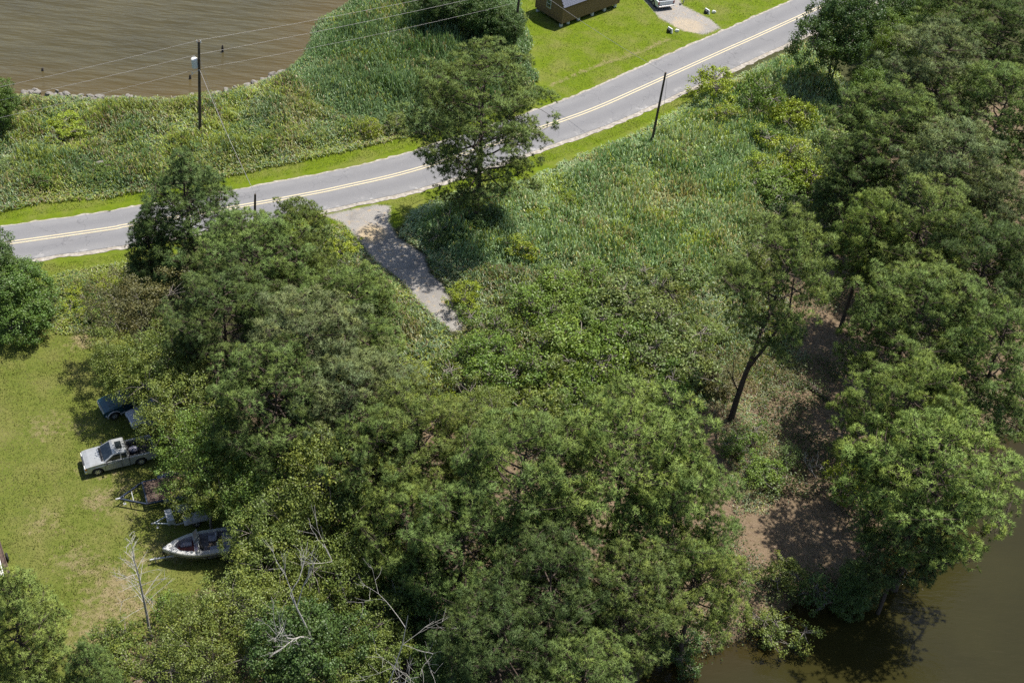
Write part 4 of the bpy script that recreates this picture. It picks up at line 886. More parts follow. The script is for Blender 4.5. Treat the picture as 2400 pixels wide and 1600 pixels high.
def wagon(name, label, paint, loc, rz, trim=None, W=1.72, cat='car', low=0.0):
    """compact two-box car, front towards +x"""
    T = thing(name, label, cat, loc, rz); h = W/2; fa, ra, aw = 1.27, -1.30, .42; dz = -low
    prof = [(1.92, .38), (2.02, .52), (2.02, .74+dz), (1.92, .86+dz), (1.55, .96+dz), (.72, 1.04+dz), (-1.95, 1.06+dz), (-2.06, .80), (-2.04, .40), (ra-aw-.02, .34)]
    prof += [(ra+aw*math.cos(math.pi-math.pi*i/8), .34+aw*math.sin(math.pi*i/8)) for i in range(9)]+[(ra+aw+.02, .32), (fa-aw-.02, .32)]
    prof += [(fa+aw*math.cos(math.pi-math.pi*i/8), .34+aw*math.sin(math.pi*i/8)) for i in range(9)]+[(fa+aw+.01, .36)]
    m = MB(); m.prism(prof, -h, h, lambda x, y, z: (x, y*(1-.10*max(0, x-1.3)/.7)*(.95 if z > .93+dz else 1), z)); m.build('body', paint, T, bevel=.045)
    m = MB(); m.prism([(1.80, .90+dz), (1.5, .985+dz), (.78, 1.07+dz), (.78, 1.0+dz), (1.80, .85+dz)], -h*.80, h*.80); m.build('hood', paint, T, bevel=.04)
    def ring(z, xf, xr, hw): return [(xf, -hw, z), (xf, hw, z), (xr, hw, z), (xr, -hw, z)]
    m = MB(); m.loft([ring(1.03+dz, .75, -1.93, h*.93), ring(1.50+dz, .05, -1.78, h*.80)]); m.build('window_band', glass_m, T, bevel=.02)
    m = MB(); m.loft([ring(1.50+dz, .07, -1.80, h*.81), ring(1.58+dz, -.10, -1.66, h*.74)]); m.build('roof', paint, T, bevel=.03)
    for s in (1, -1):
        for x0, x1 in ((.75, .06), (-.22, -.22), (-1.05, -1.05), (-1.90, -1.78)):
            m = MB(); m.bar((x0, s*h*.935, 1.03+dz), (x1, s*h*.805, 1.52+dz), .035, .07); m.build('pillar', paint, T)
        m = MB(); m.box((-.24, s*(h+.002), .70), (.016, .012, .6)); m.build('door_seam', black_m, T); m = MB(); m.box((.60, s*(h+.002), .66), (.016, .012, .55)); m.build('door_seam', black_m, T)
        m = MB(); m.box((.56, s*(h+.09), 1.06+dz), (.1, .18, .13)); m.build('mirror', black_m, T, bevel=.02)
        m = MB(); m.box((1.95, s*h*.66, .74+dz), (.10, .34, .13)); m.build('headlight', lamp_m, T, bevel=.02)
        m = MB(); m.box((-2.05, s*h*.86, .82), (.05, .18, .26)); m.build('tail_light', red_m, T)
        for x in (fa, ra): wheel(T, x, s*(h-.11), .33, s)
        if trim:
            ap = [(fa+(aw+.06)*math.cos(math.pi*i/10), s*(h+.012), .34+(aw+.06)*math.sin(math.pi*i/10)) for i in range(11)]
            t = Tubes(); t.add(ap, np.full(11, .045), 6); link('arch_trim', t.mesh('arch_trim', trim), T)
            m = MB(); m.box((-.02, s*(h+.012), .48), (1.6, .04, .09)); m.build('sill_trim', trim, T)
    m = MB(); m.prism([(1.94, .42), (2.08, .45), (2.09, .58), (1.96, .60)], -h*.98, h*.98, lambda x, y, z: (x-.20*(abs(y)/h)**2, y, z)); m.build('front_bumper', trim or paint, T, bevel=.03)
    m = MB(); m.prism([(1.98, .70+dz), (2.03, .70+dz), (2.03, .78+dz), (1.98, .78+dz)], -h*.38, h*.38); m.build('grille', trim or black_m, T)
    m = MB(); m.box((-.1, 0, .36), (3.4, W*.6, .14)); m.build('chassis', black_m, T)
    return T
def heading(front, rear, z):   # sight lines of two points on the near side
    a, b = G(*front, z), G(*rear, z); d = (a-b)[:2]; d /= np.linalg.norm(d); return d, math.atan2(d[1], d[0]), a[:2], b[:2]
# silver pickup on the lawn
d_, rz_, a_, b_ = heading((228.9, 1104.2), (330.9, 1079.9), .33)
n_ = np.array([-d_[1], d_[0]]); c_ = (a_+b_)/2-n_*.78
TR = pickup('pickup_truck', 'silver extended-cab pickup truck with sunroof parked on the lawn', silver_m, (c_[0], c_[1], gh(*c_)), rz_)
# load in its bed: a grey drum-like bundle
m = MB(); m.ball((0, 0, .2), .34, 10, 7, (1.1, .8, .75)); m.build('cargo_bundle', plain('grey_tarp', (.16, .16, .20), .6, var=.3, scale=8), None, label='grey tarp bundle lying in the bed of the silver pickup', cat='bundle', loc=(c_[0]-d_[0]*1.15, c_[1]-d_[1]*1.15, .64+gh(*c_)), rot=(0, 0, rz_), smooth=True)
# teal car under the tree
d2 = d_; f2 = G(267.7, 972.0, .33)[:2]; ang = rz_+math.radians(7)
d2 = np.array([math.cos(ang), math.sin(ang)]); n2 = np.array([-d2[1], d2[0]]); c2 = f2-d2*1.27-n2*.75
wagon('teal_car', 'dark teal car with silver trim parked under the olive tree', teal_m, (c2[0], c2[1], gh(*c2)), ang, trim_m)
f3 = G(303, 990, .5)[:2]; c3 = f3-d2*2.0+n2*(-.1)
wagon('pale_car', 'pale grey car almost hidden by leaves between the teal car and the silver pickup', pale_m, (c3[0], c3[1], gh(*c3)), ang, None, low=.12)
# white pickup at the top of the picture, its rear towards the road
a4 = G(1562, 14, .5)[:2]; dr = G(1545, -30)[:2]-G(1610, 40)[:2]; dr /= np.linalg.norm(dr); c4 = a4+dr*2.75
pickup('white_pickup', 'white pickup truck parked on the gravel drive across the road, seen from behind', white_m, (c4[0], c4[1], gh(*c4)), math.atan2(dr[1], dr[0]), 1.9, big=1.06, sunroof=False)

# ------------------------------------------------------------------ flatbed trailer
rust_m = plain('rusty_planks', (0.080, 0.058, 0.048), .9, var=.5, scale=4, spec=.1, dirt=(.14, .095, .065))
navy_m = plain('dark_blue_steel', (0.022, 0.035, 0.065), .45, .3, var=.3, dirt=(.06, .05, .05))
galv_m = plain('galvanised', (0.42, 0.43, 0.44), .45, .4, var=.2, dirt=(.25, .22, .2))
zc = .62
cp = G(279.4, 1168.2, zc)[:2]; n1 = G(346.7, 1180.4, zc)[:2]; f1 = G(331.4, 1130.4, zc)[:2]; rr_ = G(421, 1168, zc)[:2]
fm = (n1+f1)/2; hd = cp-fm; hd /= np.linalg.norm(hd); Wd = np.linalg.norm(n1-f1); Lt = np.linalg.norm(cp-fm); Lb = 2.9
T = thing('flatbed_trailer', 'dark blue flatbed trailer with A-frame tongue and rusty plank deck', 'trailer', (fm[0], fm[1], gh(*fm)), math.atan2(hd[1], hd[0]))
hw = Wd/2
for s in (1, -1):
    m = MB(); m.bar((Lt, 0, zc), (0, s*hw, zc), .09, .12); m.build('tongue_bar', navy_m, T)
    m = MB(); m.bar((0, s*hw, zc), (-Lb, s*hw, zc), .08, .14); m.build('side_rail', navy_m, T)
    m = MB(); m.bar((-Lb*.42, s*(hw+.16), .36), (-Lb*.78, s*(hw+.16), .36), .02, .02); m.prism([(-Lb*.36, .62), (-Lb*.42, .72), (-Lb*.78, .72), (-Lb*.84, .62), (-Lb*.84, .60), (-Lb*.36, .60)], s*(hw+.05), s*(hw+.30)); m.build('fender', navy_m, T)
    wheel(T, -Lb*.6, s*(hw+.17), .31, s, .17)
m = MB(); m.bar((0, -hw, zc+.03), (0, hw, zc+.03), .09, .10); m.build('front_beam', navy_m, T)
m = MB(); m.bar((-Lb, -hw, zc), (-Lb, hw, zc), .09, .12); m.build('rear_beam', navy_m, T)
m = MB(); m.bar((Lt*.48, -hw*.52, zc), (Lt*.48, hw*.52, zc), .05, .06); m.build('tongue_brace', galv_m, T)
m = MB(); m.box((Lt+.08, 0, zc+.03), (.3, .10, .08)); m.ball((Lt+.2, 0, zc+.04), .06); m.build('coupler', galv_m, T)
m = MB(); m.cyl((Lt-.3, 0, .05), (Lt-.3, 0, zc+.15), .03); m.box((Lt-.3, 0, .03), (.18, .18, .03)); m.build('jack', galv_m, T)
m = MB(); m.bar((Lt*.2, -hw*.8, zc-.05), (Lt*.2, -hw*.82, .03), .05); m.build('prop_leg', navy_m, T)
npk = 9; pw = (2*hw-.1)/npk
me = None
for i in range(npk):
    if me is None:
        m = MB(); m.box((0, 0, 0), (Lb-.12, pw-.02, .04)); o = m.build('deck_plank', rust_m, T, bevel=.005); me = o.data
    else:
        o = link('deck_plank', me, T); o.rotation_euler.x = random.uniform(-.03, .03)
    o.location = (-Lb/2, -hw+.05+pw*(i+.5), zc+.055+random.uniform(-.008, .008))
def leaf_pile(name, label, c, rx, ry, hh, n, rz, parent=None, col=(.42, .26, .14)):
    P = RNG.normal(0, .42, (n, 2)); r = np.hypot(*P.T); P = P[r < 1]; n = len(P); z = hh*(1-np.hypot(*P.T)**1.5)*RNG.random(n)
    C = np.c_[P*[rx, ry], z+.03]; V, F_, v, c_, nr = leaves(C, np.zeros_like(C)+[0, 0, 1], RNG.random(n), ln=.15, wd=.045, up=1.2)
    cols = np.repeat(np.array(col)*RNG.uniform(.5, 1.3, (n, 1))*RNG.uniform(.9, 1.1, (n, 3)), 4, 0)
    o = link(name, mesh_np(name, V, F_, reed_m, cols=cols), parent, label=label, cat='leaves', kind='stuff', loc=c, rot=(0, 0, rz)); return o
q = fm-hd*Lb*.74
leaf_pile('dead_leaves', 'orange-brown dead leaves piled on the rear of the flatbed trailer', (q[0], q[1], zc+.07+gh(*fm)), .9, .75, .16, 520, math.atan2(hd[1], hd[0]))

# ------------------------------------------------------------------ small trailer with tool box
zt = .5; bx = G(396, 1206, .9)[:2]; cpl = G(369, 1228, zt)[:2]
hd2 = d_.copy(); rz2 = math.atan2(hd2[1], hd2[0])
T = thing('small_trailer', 'small grey trailer with upright tool box on its tongue beside the boat', 'trailer', (bx[0], bx[1], gh(*bx)), rz2)
greybox_m = plain('grey_metal', (.44, .48, .49), .45, .25, var=.12, dirt=(.6, .6, .58))
m = MB(); m.box((0, .1, .72), (.42, 1.0, .42)); m.build('tool_box', greybox_m, T, bevel=.015)
m = MB(); m.box((0, .1, .945), (.46, 1.04, .03)); m.build('tool_box_lid', galv_m, T, bevel=.008)
for s in (1, -1):
    m = MB(); m.bar((1.05, .1, zt), (-.25, .1+s*.5, zt), .06, .08); m.build('tongue_bar', greybox_m, T)
    m = MB(); m.bar((-.25, .1+s*.6, zt), (-2.6, .1+s*.6, zt), .06, .1); m.build('side_rail', galv_m, T)
    wheel(T, -1.6, .1+s*.78, .28, s, .15)
m = MB(); m.box((1.1, .1, zt+.02), (.24, .09, .07)); m.build('coupler', galv_m, T)
m = MB(); m.cyl((.85, .1, .04), (.85, .1, .62), .025); m.box((.85, .1, .02), (.14, .14, .03)); m.build('jack', galv_m, T)
m = MB(); m.bar((-.25, -.5, zt), (-.25, .7, zt), .06); m.bar((-1.5, -.5, zt), (-1.5, .7, zt), .06); m.bar((-2.6, -.5, zt), (-2.6, .7, zt), .06); m.build('cross_member', galv_m, T)
def tarp(name, label, c, rz, L, Wt, h):
    n = 9; k = 6; u = np.linspace(-1, 1, n); v = np.linspace(-1, 1, k); U, V_ = np.meshgrid(u, v)
    Z = h*(1-V_**2*.7)*(1-.25*U**2)+RNG.normal(0, .03, U.shape); P = np.c_[(U*L/2).ravel(), (V_*Wt/2).ravel(), Z.ravel()]
    i = (np.arange(k-1)[:, None]*n+np.arange(n-1)[None, :]).ravel(); off = len(P); Pb = P-[0, 0, .05]
    F_ = np.c_[i, i+1, i+1+n, i+n]; V2 = np.vstack([P, Pb]); rim = []
    e = list(range(n))+[j*n+n-1 for j in range(1, k)]+[(k-1)*n+j for j in range(n-2, -1, -1)]+[j*n for j in range(k-2, 0, -1)]
    R_ = np.array([[e[j], e[(j+1) % len(e)], e[(j+1) % len(e)]+off, e[j]+off] for j in range(len(e))])[:, ::-1]
    return link(name, mesh_np(name, V2, np.vstack([F_, F_[:, ::-1]+off, R_]), canvas_m, smooth=True), label=label, cat='tarp', loc=c, rot=(0, 0, rz))
canvas_m = plain('white_canvas', (.36, .35, .33), .8, var=.3, scale=5, dirt=(.35, .32, .28))
p = G(437, 1180, .75); tarp('canvas_cover', 'pale canvas cover over gear under the leaves behind the flatbed trailer', (p[0], p[1], .45), rz2+.2, 1.5, .7, .35)
p = G(458, 1207, .85); tarp('canvas_cover', 'pale canvas cover over the load of the small trailer', (p[0], p[1], .55), rz2, 1.7, .9, .35)

# ------------------------------------------------------------------ motor boat on its trailer
gel_m = plain('gelcoat', (.40, .40, .385), .4, 0, var=.12, scale=3, coat=.2, dirt=(.30, .29, .25))
stripe_m = plain('dark_stripe', (.025, .028, .032), .4, var=.2)
seat_m = plain('grey_vinyl', (.30, .29, .33), .6, var=.2, dirt=(.15, .14, .13))
carpet_m = plain('red_brown_carpet', (.17, .055, .045), .95, var=.4, scale=10)
deck_m = plain('cockpit_floor', (.16, .15, .16), .9, var=.4, scale=6)
bow = G(381.5, 1287, 1.25)[:2]; st = G(538, 1262, 1.2)[:2]; hb = bow-st; LB = 5.1; hb /= np.linalg.norm(hb); rzb = math.atan2(hb[1], hb[0]); oc = bow-hb*LB
BT_ = thing('motor_boat', 'open white bowrider boat with dark side stripe sitting on a trailer', 'boat', (oc[0], oc[1], gh(*oc)+.42), rzb)
def hull_half(x):
    t = x/LB; b = 1.0*(1-max(0, (t-.45)/.55)**2.3)*(0.93+.07*min(1, t*4)); return max(b, .03)
xs = np.linspace(0, LB, 15); keel = lambda x: .05+.45*max(0, (x/LB-.55)/.45)**2.2; sheer = lambda x: .80+.13*(x/LB)**2
def hring(x, z0=None):
    b = hull_half(x); k = keel(x); g = sheer(x)
    return [(x, b*s_, z_) for s_, z_ in ((-1, g), (-.985, k+(g-k)*.72), (-.93, k+(g-k)*.45), (-.78, k+(g-k)*.28), (0, k), (.78, k+(g-k)*.28), (.93, k+(g-k)*.45), (.985, k+(g-k)*.72), (1, g))]
m = MB(); m.loft([hring(x) for x in xs], closed=False); m.quad(*[hring(0)[i] for i in (0, 1, 2, 3, 4, 5, 6, 7, 8)]); m.build('hull', gel_m, BT_, smooth=True)
for s in (1, -1):
    for za, zb, nm in ((.60, .70, 'stripe'), (.36, .43, 'stripe')):
        m = MB(); A = []
        for x in xs[:-1]:
            b = hull_half(x); k = keel(x); g = sheer(x); y = s*(b*.99+.012); A.append([(x, y, k+(g-k)*za), (x, y+s*.006, k+(g-k)*zb)])
        m.loft(A, closed=False); m.build(nm, stripe_m, BT_)
# gunwale deck ring: outer edge and cockpit edge
def inner(x):
    b = hull_half(x); return max(0, b-.26) if x < LB-1.05 else max(0, (b-.26))
xi0, xi1 = .55, LB-.85
for s in (1, -1):
    m = MB(); A = []
    for x in np.linspace(0, LB, 21):
        b = hull_half(x); g = sheer(x)+.012; yi = inner(x) if xi0 <= x <= xi1 else 0.0
        A.append([(x, s*(b+.03), g-.03), (x, s*b, g+.02), (x, s*max(yi, 0.001), g+.035)])
    m.loft(A, closed=False); m.build('gunwale', gel_m, BT_, smooth=False)
    m = MB(); A = []
    for x in np.linspace(xi0, xi1, 15): A.append([(x, s*inner(x), sheer(x)+.045), (x, s*inner(x)*.97, .35)])
    m.loft(A, closed=False); m.build('cockpit_lining', seat_m, BT_)
m = MB(); A = []
for x in np.linspace(xi0, 3.05, 8): A.append([(x, -inner(x), .36), (x, inner(x), .36)])
m.loft(A, closed=False); m.build('cockpit_floor', deck_m, BT_)
m = MB(); A = []
for x in np.linspace(3.05, xi1, 6): A.append([(x, -inner(x), .37), (x, inner(x), .37)])
m.loft(A, closed=False); m.build('bow_carpet', carpet_m, BT_)
for s in (1, -1):
    m = MB(); m.box((2.95, s*.52, .66), (.40, .5, .56)); m.build('console', gel_m, BT_, bevel=.03)
    m = MB(); m.quad((3.12, s*.85, .96), (3.12, s*.16, .96), (2.86, s*.22, 1.28), (2.86, s*.80, 1.28)); o = m.build('windshield', plain('tinted_glass', (.10, .09, .13), .1, var=.1), BT_)
    m = MB(); m.bar((3.12, s*.16, .95), (2.86, s*.22, 1.30), .03); m.bar((2.86, s*.22, 1.30), (2.86, s*.80, 1.30), .03); m.bar((3.12, s*.86, .95), (2.86, s*.80, 1.30), .03); m.build('windshield_frame', gel_m, BT_)
    m = MB(); m.box((1.95, s*.46, .56), (.48, .46, .16)); m.box((1.68, s*.46, .80), (.12, .46, .48), Matrix.Rotation(-.15, 3, 'Y')); m.build('seat', seat_m, BT_, bevel=.04)
    m = MB(); m.prism([(3.25, .52), (4.0, .52), (4.0, .37), (3.25, .37)], s*.24, s*.56); m.build('bow_seat', seat_m, BT_, bevel=.03)
m = MB(); m.box((.95, 0, .58), (.75, 1.25, .42)); m.build('engine_cover', seat_m, BT_, bevel=.06)
m = MB(); m.cyl((2.72, .46, .92), (2.66, .46, .98), .17, n=14); m.build('steering_wheel', black_m, BT_)
m = MB(); m.ball((-.22, 0, .95), .26, 10, 7, (1, .8, 1.1)); m.box((-.22, 0, .45), (.2, .16, .8)); m.build('outboard_motor', black_m, BT_, smooth=False)
for xx, yy in ((LB-.45, .10), (LB-.45, -.10), (LB-.62, 0)):
    m = MB(); m.box((xx, yy, sheer(xx)+.06), (.10, .03, .04)); m.build('cleat', black_m, BT_)
q_ = oc+hb*1.6; leaf_pile('boat_litter', 'dead leaves and clutter scattered in the boat cockpit', (q_[0], q_[1], .42+.37+gh(*oc)), 1.0, .45, .12, 220, rzb, col=(.25, .20, .12))
T = thing('boat_trailer', 'grey boat trailer carrying the white boat, its tongue reaching over the lawn', 'trailer', (oc[0], oc[1], gh(*oc)), rzb)
m = MB(); m.bar((LB+.9, 0, .42), (LB-1.6, 0, .40), .10); m.build('tongue', galv_m, T)
for s in (1, -1):
    m = MB(); m.bar((LB-1.6, s*.05, .40), (LB-2.6, s*.62, .38), .08); m.bar((LB-2.6, s*.62, .38), (.1, s*.62, .38), .08); m.build('side_rail', galv_m, T)
    wheel(T, 1.0, s*1.02, .30, s, .17)
    m = MB(); m.loft([[(1.0+.40*math.cos(a), s*(.90), .30+.40*math.sin(a)), (1.0+.40*math.cos(a), s*1.14, .30+.40*math.sin(a)), (1.0+.42*math.cos(a), s*1.14, .30+.42*math.sin(a)), (1.0+.42*math.cos(a), s*.90, .30+.42*math.sin(a))] for a in np.linspace(.2, math.pi-.2, 9)]); m.build('fender', navy_m, T)
    m = MB(); m.bar((3.0, s*.35, .44), (.3, s*.35, .44), .09, .06); m.build('bunk_board', rust_m, T)
m = MB(); m.bar((1.0, -1.0, .30), (1.0, 1.0, .30), .06); m.build('axle', black_m, T)
m = MB(); m.bar((LB-.1, 0, .45), (LB-.05, 0, 1.0), .07); m.box((LB-.02, 0, .95), (.12, .2, .16)); m.build('winch_post', black_m, T)
m = MB(); m.cyl((LB+.55, 0, .03), (LB+.55, 0, .6), .03); m.build('jack', galv_m, T)

# ------------------------------------------------------------------ rusty trailer with white pipes cut by the left edge
p0 = G(14, 1300, .55)[:2]; dd = G(22, 1345, .55)[:2]-G(0, 1275, .55)[:2]; dd /= np.linalg.norm(dd); rzr = math.atan2(dd[1], dd[0])
nn = np.array([-dd[1], dd[0]]); pc = G(22, 1343, .55)[:2]-dd*1.6-nn*(.75 if nn[0] > 0 else -.75)
T = thing('rusty_trailer', 'rusty brown low trailer cut by the left edge of the lawn', 'trailer', (pc[0], pc[1], gh(*pc)), rzr)
for i in range(6):
    m = MB(); m.box((0, -.62+.25*i, .52), (3.1, .23, .05)); m.build('deck_plank', rust_m, T)
for s in (1, -1):
    m = MB(); m.bar((-1.6, s*.77, .55), (1.6, s*.77, .55), .06, .10); m.build('side_rail', rust_m, T); wheel(T, 0, s*.92, .28, s, .15)
m = MB(); m.bar((1.6, -.8, .60), (1.6, .8, .60), .06); m.build('end_rail', black_m, T)
pipe_m = plain('white_pipe', (.72, .70, .66), .5, var=.1)
for i in range(5):
    m = MB(); m.cyl((-1.2, 0, 0), (1.75-.1*(i % 2), 0, 0), .045, n=10); y_ = -.45+.22*i
    lb = ['white pipe on the rusty trailer, nearest its right side', 'second white pipe from the right on the rusty trailer', 'middle one of the white pipes on the rusty trailer', 'fourth white pipe from the right on the rusty trailer', 'leftmost white pipe on the rusty trailer'][i]
    m.build('pipe', pipe_m, None, label=lb, cat='pipe', group='white pipes on the rusty trailer', loc=(pc[0]-math.sin(rzr)*y_, pc[1]+math.cos(rzr)*y_, .60+gh(*pc)), rot=(0, 0, rzr+random.uniform(-.05, .05)))

# ------------------------------------------------------------------ shed
siding_m = plain('tan_siding', (.20, .135, .075), .85, var=.22, scale=4, spec=.2)
shingle_m = plain('grey_shingle', (.13, .14, .18), .9, var=.35, scale=14, spec=.2)
skid_m = plain('dark_timber', (.05, .04, .035), .9, var=.3)
block_m = plain('concrete_block', (.60, .60, .58), .9, var=.15)
wtrim_m = plain('white_trim', (.55, .58, .56), .5, var=.1)
A0 = G(1316, 66)[:2]; A1 = G(1449, 17)[:2]; W0 = G(1260, 25)[:2]
ld = A1-A0; Ls = np.linalg.norm(ld); ld /= Ls; wdv = np.array([-ld[1], ld[0]]); Ws = 4.2
SHD = thing('shed', 'tan wooden barn-style shed on concrete blocks across the road', 'shed', (A0[0], A0[1], 0), math.atan2(ld[1], ld[0]))
zb, ze = .48, 2.55
# boards: front and back walls along x, gable walls along y (gambrel outline)
def gz_(y):   # roof underside over the width
    t = abs(y-Ws/2)/(Ws/2); return ze+1.25*min(1, (1-t)/.32) + .75*max(0, (.68-t)/.68)
nb_ = int(Ls/.20); bw = Ls/nb_; me = None
for yy in (0, Ws):
    for i in range(nb_):
        if me is None:
            m = MB(); m.box((0, 0, (ze-zb)/2), (bw-.014, .03, ze-zb)); o = m.build('siding_board', siding_m, SHD); me = o.data
        else: o = link('siding_board', me, SHD)
        o.location = (bw*(i+.5), yy, zb)
ng = int(Ws/.20); gw = Ws/ng
for xx in (0, Ls):
    for i in range(ng):
        y = gw*(i+.5); top = gz_(y); m = MB(); m.box((0, 0, (top-zb)/2), (.03, gw-.014, top-zb)); o = m.build('siding_board', siding_m, SHD); o.location = (xx, y, zb)
m = MB(); m.box((Ls/2, Ws/2, (zb+ze)/2), (Ls-.04, Ws-.04, ze-zb)); m.build('inner_wall', skid_m, SHD)
for xx, yy in ((0, 0), (Ls, 0), (0, Ws), (Ls, Ws)):
    m = MB(); m.box((xx, yy, (zb+ze)/2), (.11, .11, ze-zb)); m.build('corner_trim', siding_m, SHD)
for yy in (.25, Ws*.5, Ws-.25):
    m = MB(); m.box((Ls/2, yy, zb-.08), (Ls, .12, .15)); m.build('skid', skid_m, SHD)
bme = None
for i, fx in enumerate((.12, 1.1, 2.6, 4.6, 6.4, 8.0)):
    for yy in (.25, Ws-.25):
        if fx > Ls: continue
        if bme is None: m = MB(); m.box((0, 0, .16), (.34, .22, .34)); o = m.build('concrete_block', block_m, SHD, bevel=.01); bme = o.data
        else: o = link('concrete_block', bme, SHD)
        o.location = (min(fx, Ls-.2), yy, 0)
# gambrel roof: four slopes, each with shingle courses
pts = [(-.22, ze-.10), (Ws*.16, ze+1.25), (Ws/2, ze+2.0), (Ws*.84, ze+1.25), (Ws+.22, ze-.10)]
roof = MB(); roof.prism(pts+[(p_[0], p_[1]-.06) for p_ in pts[::-1]], -.18, Ls+.18, lambda x, y, z: (y, x, z)); ro = roof.build('roof', skid_m, SHD)
for (ya, za), (yb2, zb2) in zip(pts[:-1], pts[1:]):
    L_ = math.hypot(yb2-ya, zb2-za); k = max(2, int(L_/.16)); ang_ = math.atan2(zb2-za, yb2-ya); up_ = 1 if zb2 > za else -1
    for i in range(k):
        f = (i+.5)/k; y, z = ya+(yb2-ya)*f, za+(zb2-za)*f
        m = MB()
        for j in range(int((Ls+.36)/.30)):
            m.box((-.18+.30*(j+.5)+(.15 if i % 2 else 0)*.6, 0, random.uniform(0, .006)), (.285, L_/k+.03, .018))
        o = m.build('shingle_course', shingle_m, ro); o.location = (0, y-math.sin(ang_)*.02*1, z+math.cos(ang_)*.02); o.rotation_euler = (ang_+up_*(-.06), 0, 0)
wn = MB(); wn.box((-.03, Ws*.52, 1.85), (.05, .66, 1.0)); wo = wn.build('window', wtrim_m, SHD)
for zz in (1.62, 2.08):
    for yy in (-.14, .14):
        m = MB(); m.box((-.062, Ws*.52+yy, zz), (.012, .24, .38)); m.build('pane', glass_m, wo)

# ------------------------------------------------------------------ utility poles and wires
pole_m = plain('weathered_pole', (.085, .068, .052), .9, var=.4, scale=3, spec=.15)
trafo_m = plain('transformer_grey', (.50, .54, .57), .4, .2, var=.08)
ins_m = plain('porcelain', (.60, .60, .58), .3, var=.1)
wire_m = plain('aluminium_wire', (.26, .25, .24), .5, .3, var=.1)
def pole(label, base, top_px, h, r=.15):
    b = G(*base); t = G(*top_px, h); T = thing('utility_pole', label, 'utility pole', (b[0], b[1], gh(b[0], b[1])), 0)
    tx, ty = (t-b)[:2]; k = min(1, .14*h/max(1e-6, math.hypot(tx, ty)))   # leans at most 8 degrees
    tip = np.array([tx*k, ty*k, h]); t_ = Tubes(); s = np.linspace(-.02, 1, 7)
    t_.add(np.outer(s, tip), r*(1-.3*s), 10); t_.add(np.array([tip-[0, 0, .01], tip+[0, 0, .02]]), [r*.7, .01], 10)
    link('pole_shaft', t_.mesh('pole_shaft', pole_m), T); return T, b+tip, tip
def along(tip, z): return tip*(z/tip[2])
P1, p1t, tip1 = pole('wooden utility pole with grey transformer standing in the shore meadow', (469, 322), (466, 97), 10.3, .15)
q = along(tip1, 10.3)
for s in (1, -1):
    m = MB(); m.cyl((q[0]+s*.16, q[1], 10.18), (q[0]+s*.16, q[1], 10.42), .05, .03, 8); m.build('insulator', ins_m, P1)
q = along(tip1, 8.35)
m = MB(); m.cyl((q[0]-.38, q[1]-.12, 7.7), (q[0]-.38, q[1]-.12, 8.55), .26, .27, 16); tk = m.build('transformer', trafo_m, P1, bevel=.02)
m = MB(); m.cyl((q[0]-.38, q[1]-.12, 8.55), (q[0]-.38, q[1]-.12, 8.62), .29, .22, 16); m.build('lid', ins_m, tk)
m = MB(); m.cyl((q[0]-.38, q[1]-.12, 8.6), (q[0]-.38, q[1]-.12, 8.88), .04, .03, 8); m.build('bushing', ins_m, tk)
m = MB(); m.bar((q[0]-.2, q[1], 8.1), (q[0], q[1], 8.1), .06); m.build('bracket', galv_m, P1)
m = MB(); m.cyl((q[0]-.55, q[1]-.35, 7.2), (q[0], q[1], 7.5), .02, n=6); m.cyl((q[0]-.6, q[1]-.38, 7.1), (q[0]-.6, q[1]-.38, 7.4), .035, n=8); m.build('fuse_cutout', ins_m, P1)
P2, p2t, tip2 = pole('leaning bare wooden pole standing in the reeds below the road', (1523, 356), (1560, 171), 8.6, .13)
P3, p3t, tip3 = pole('wooden utility pole among the reeds at the top edge', (1202, 125), (1222, -50), 8.6, .15)
P4, p4t, tip4 = pole('short dark stub pole at the roadside between the pines', (597, 530), (598, 455), 3.5, .12)
t_ = Tubes(); a = np.linspace(0, 2*math.pi*2.2, 24)
t_.add(np.c_[.22+.12*np.cos(a), .05*np.sin(a*1.3), 1.2+.45*np.sin(a*.9)], np.full(24, .015), 5); link('wire_coil', t_.mesh('wire_coil', wire_m), P4)
t_ = Tubes(); t_.add(np.array([along(tip2, 8.4)+[.18, 0, 0], along(tip2, 6.5)+[.35, 0, 0], along(tip2, 4)+[.55, 0, 0], along(tip2, .2)+[.6, 0, 0]]), np.full(4, .012), 5); link('ground_wire', t_.mesh('ground_wire', wire_m), P2)
def wire(label, a, b, sag, r=.012, group='overhead wires'):
    s = np.linspace(0, 1, 25); a, b = np.array(a, float), np.array(b, float); P = a+np.outer(s, b-a); P[:, 2] -= sag*4*s*(1-s)
    t = Tubes(); t.add(P, np.full(25, r), 5); link('power_line', t.mesh('power_line', wire_m), label=label, cat='wire', group=group)
h1 = p1t[2]+.1
wire('upper power line from the transformer pole towards the left edge', [p1t[0], p1t[1], h1], G(-420, 285, 10.0), .35)
wire('upper power line from the transformer pole to the top edge pole', [p1t[0], p1t[1], h1], p3t+[0, 0, .05], .25)
a2 = P1.location; w2 = along(tip1, 9.0)+np.array(a2)
wire('middle power line from the transformer pole towards the left edge', w2, G(-420, 318, 8.9), .3)
wire('middle power line from the transformer pole to the top edge pole', w2, np.array(P3.location)+along(tip3, 7.6), .2)
w3 = along(tip1, 7.5)+np.array(a2)
wire('lowest thin line from the transformer pole across the reed bed', w3, np.array(P3.location)+along(tip3, 6.0), .3, .010)
wire('lowest thin line from the transformer pole to the left edge', w3, G(-420, 365, 7.2), .3, .010)
wire('service wire dropping from the transformer pole to the short stub pole', w3, p4t, .35, .02)
wire('thin guy wire beside the service wire of the transformer pole', along(tip1, 8.8)+np.array(a2), G(548, 372, .1), .05, .014)
wire('single wire from the top edge pole over the lawn to the leaning pole', p3t, p2t, .35, .014)

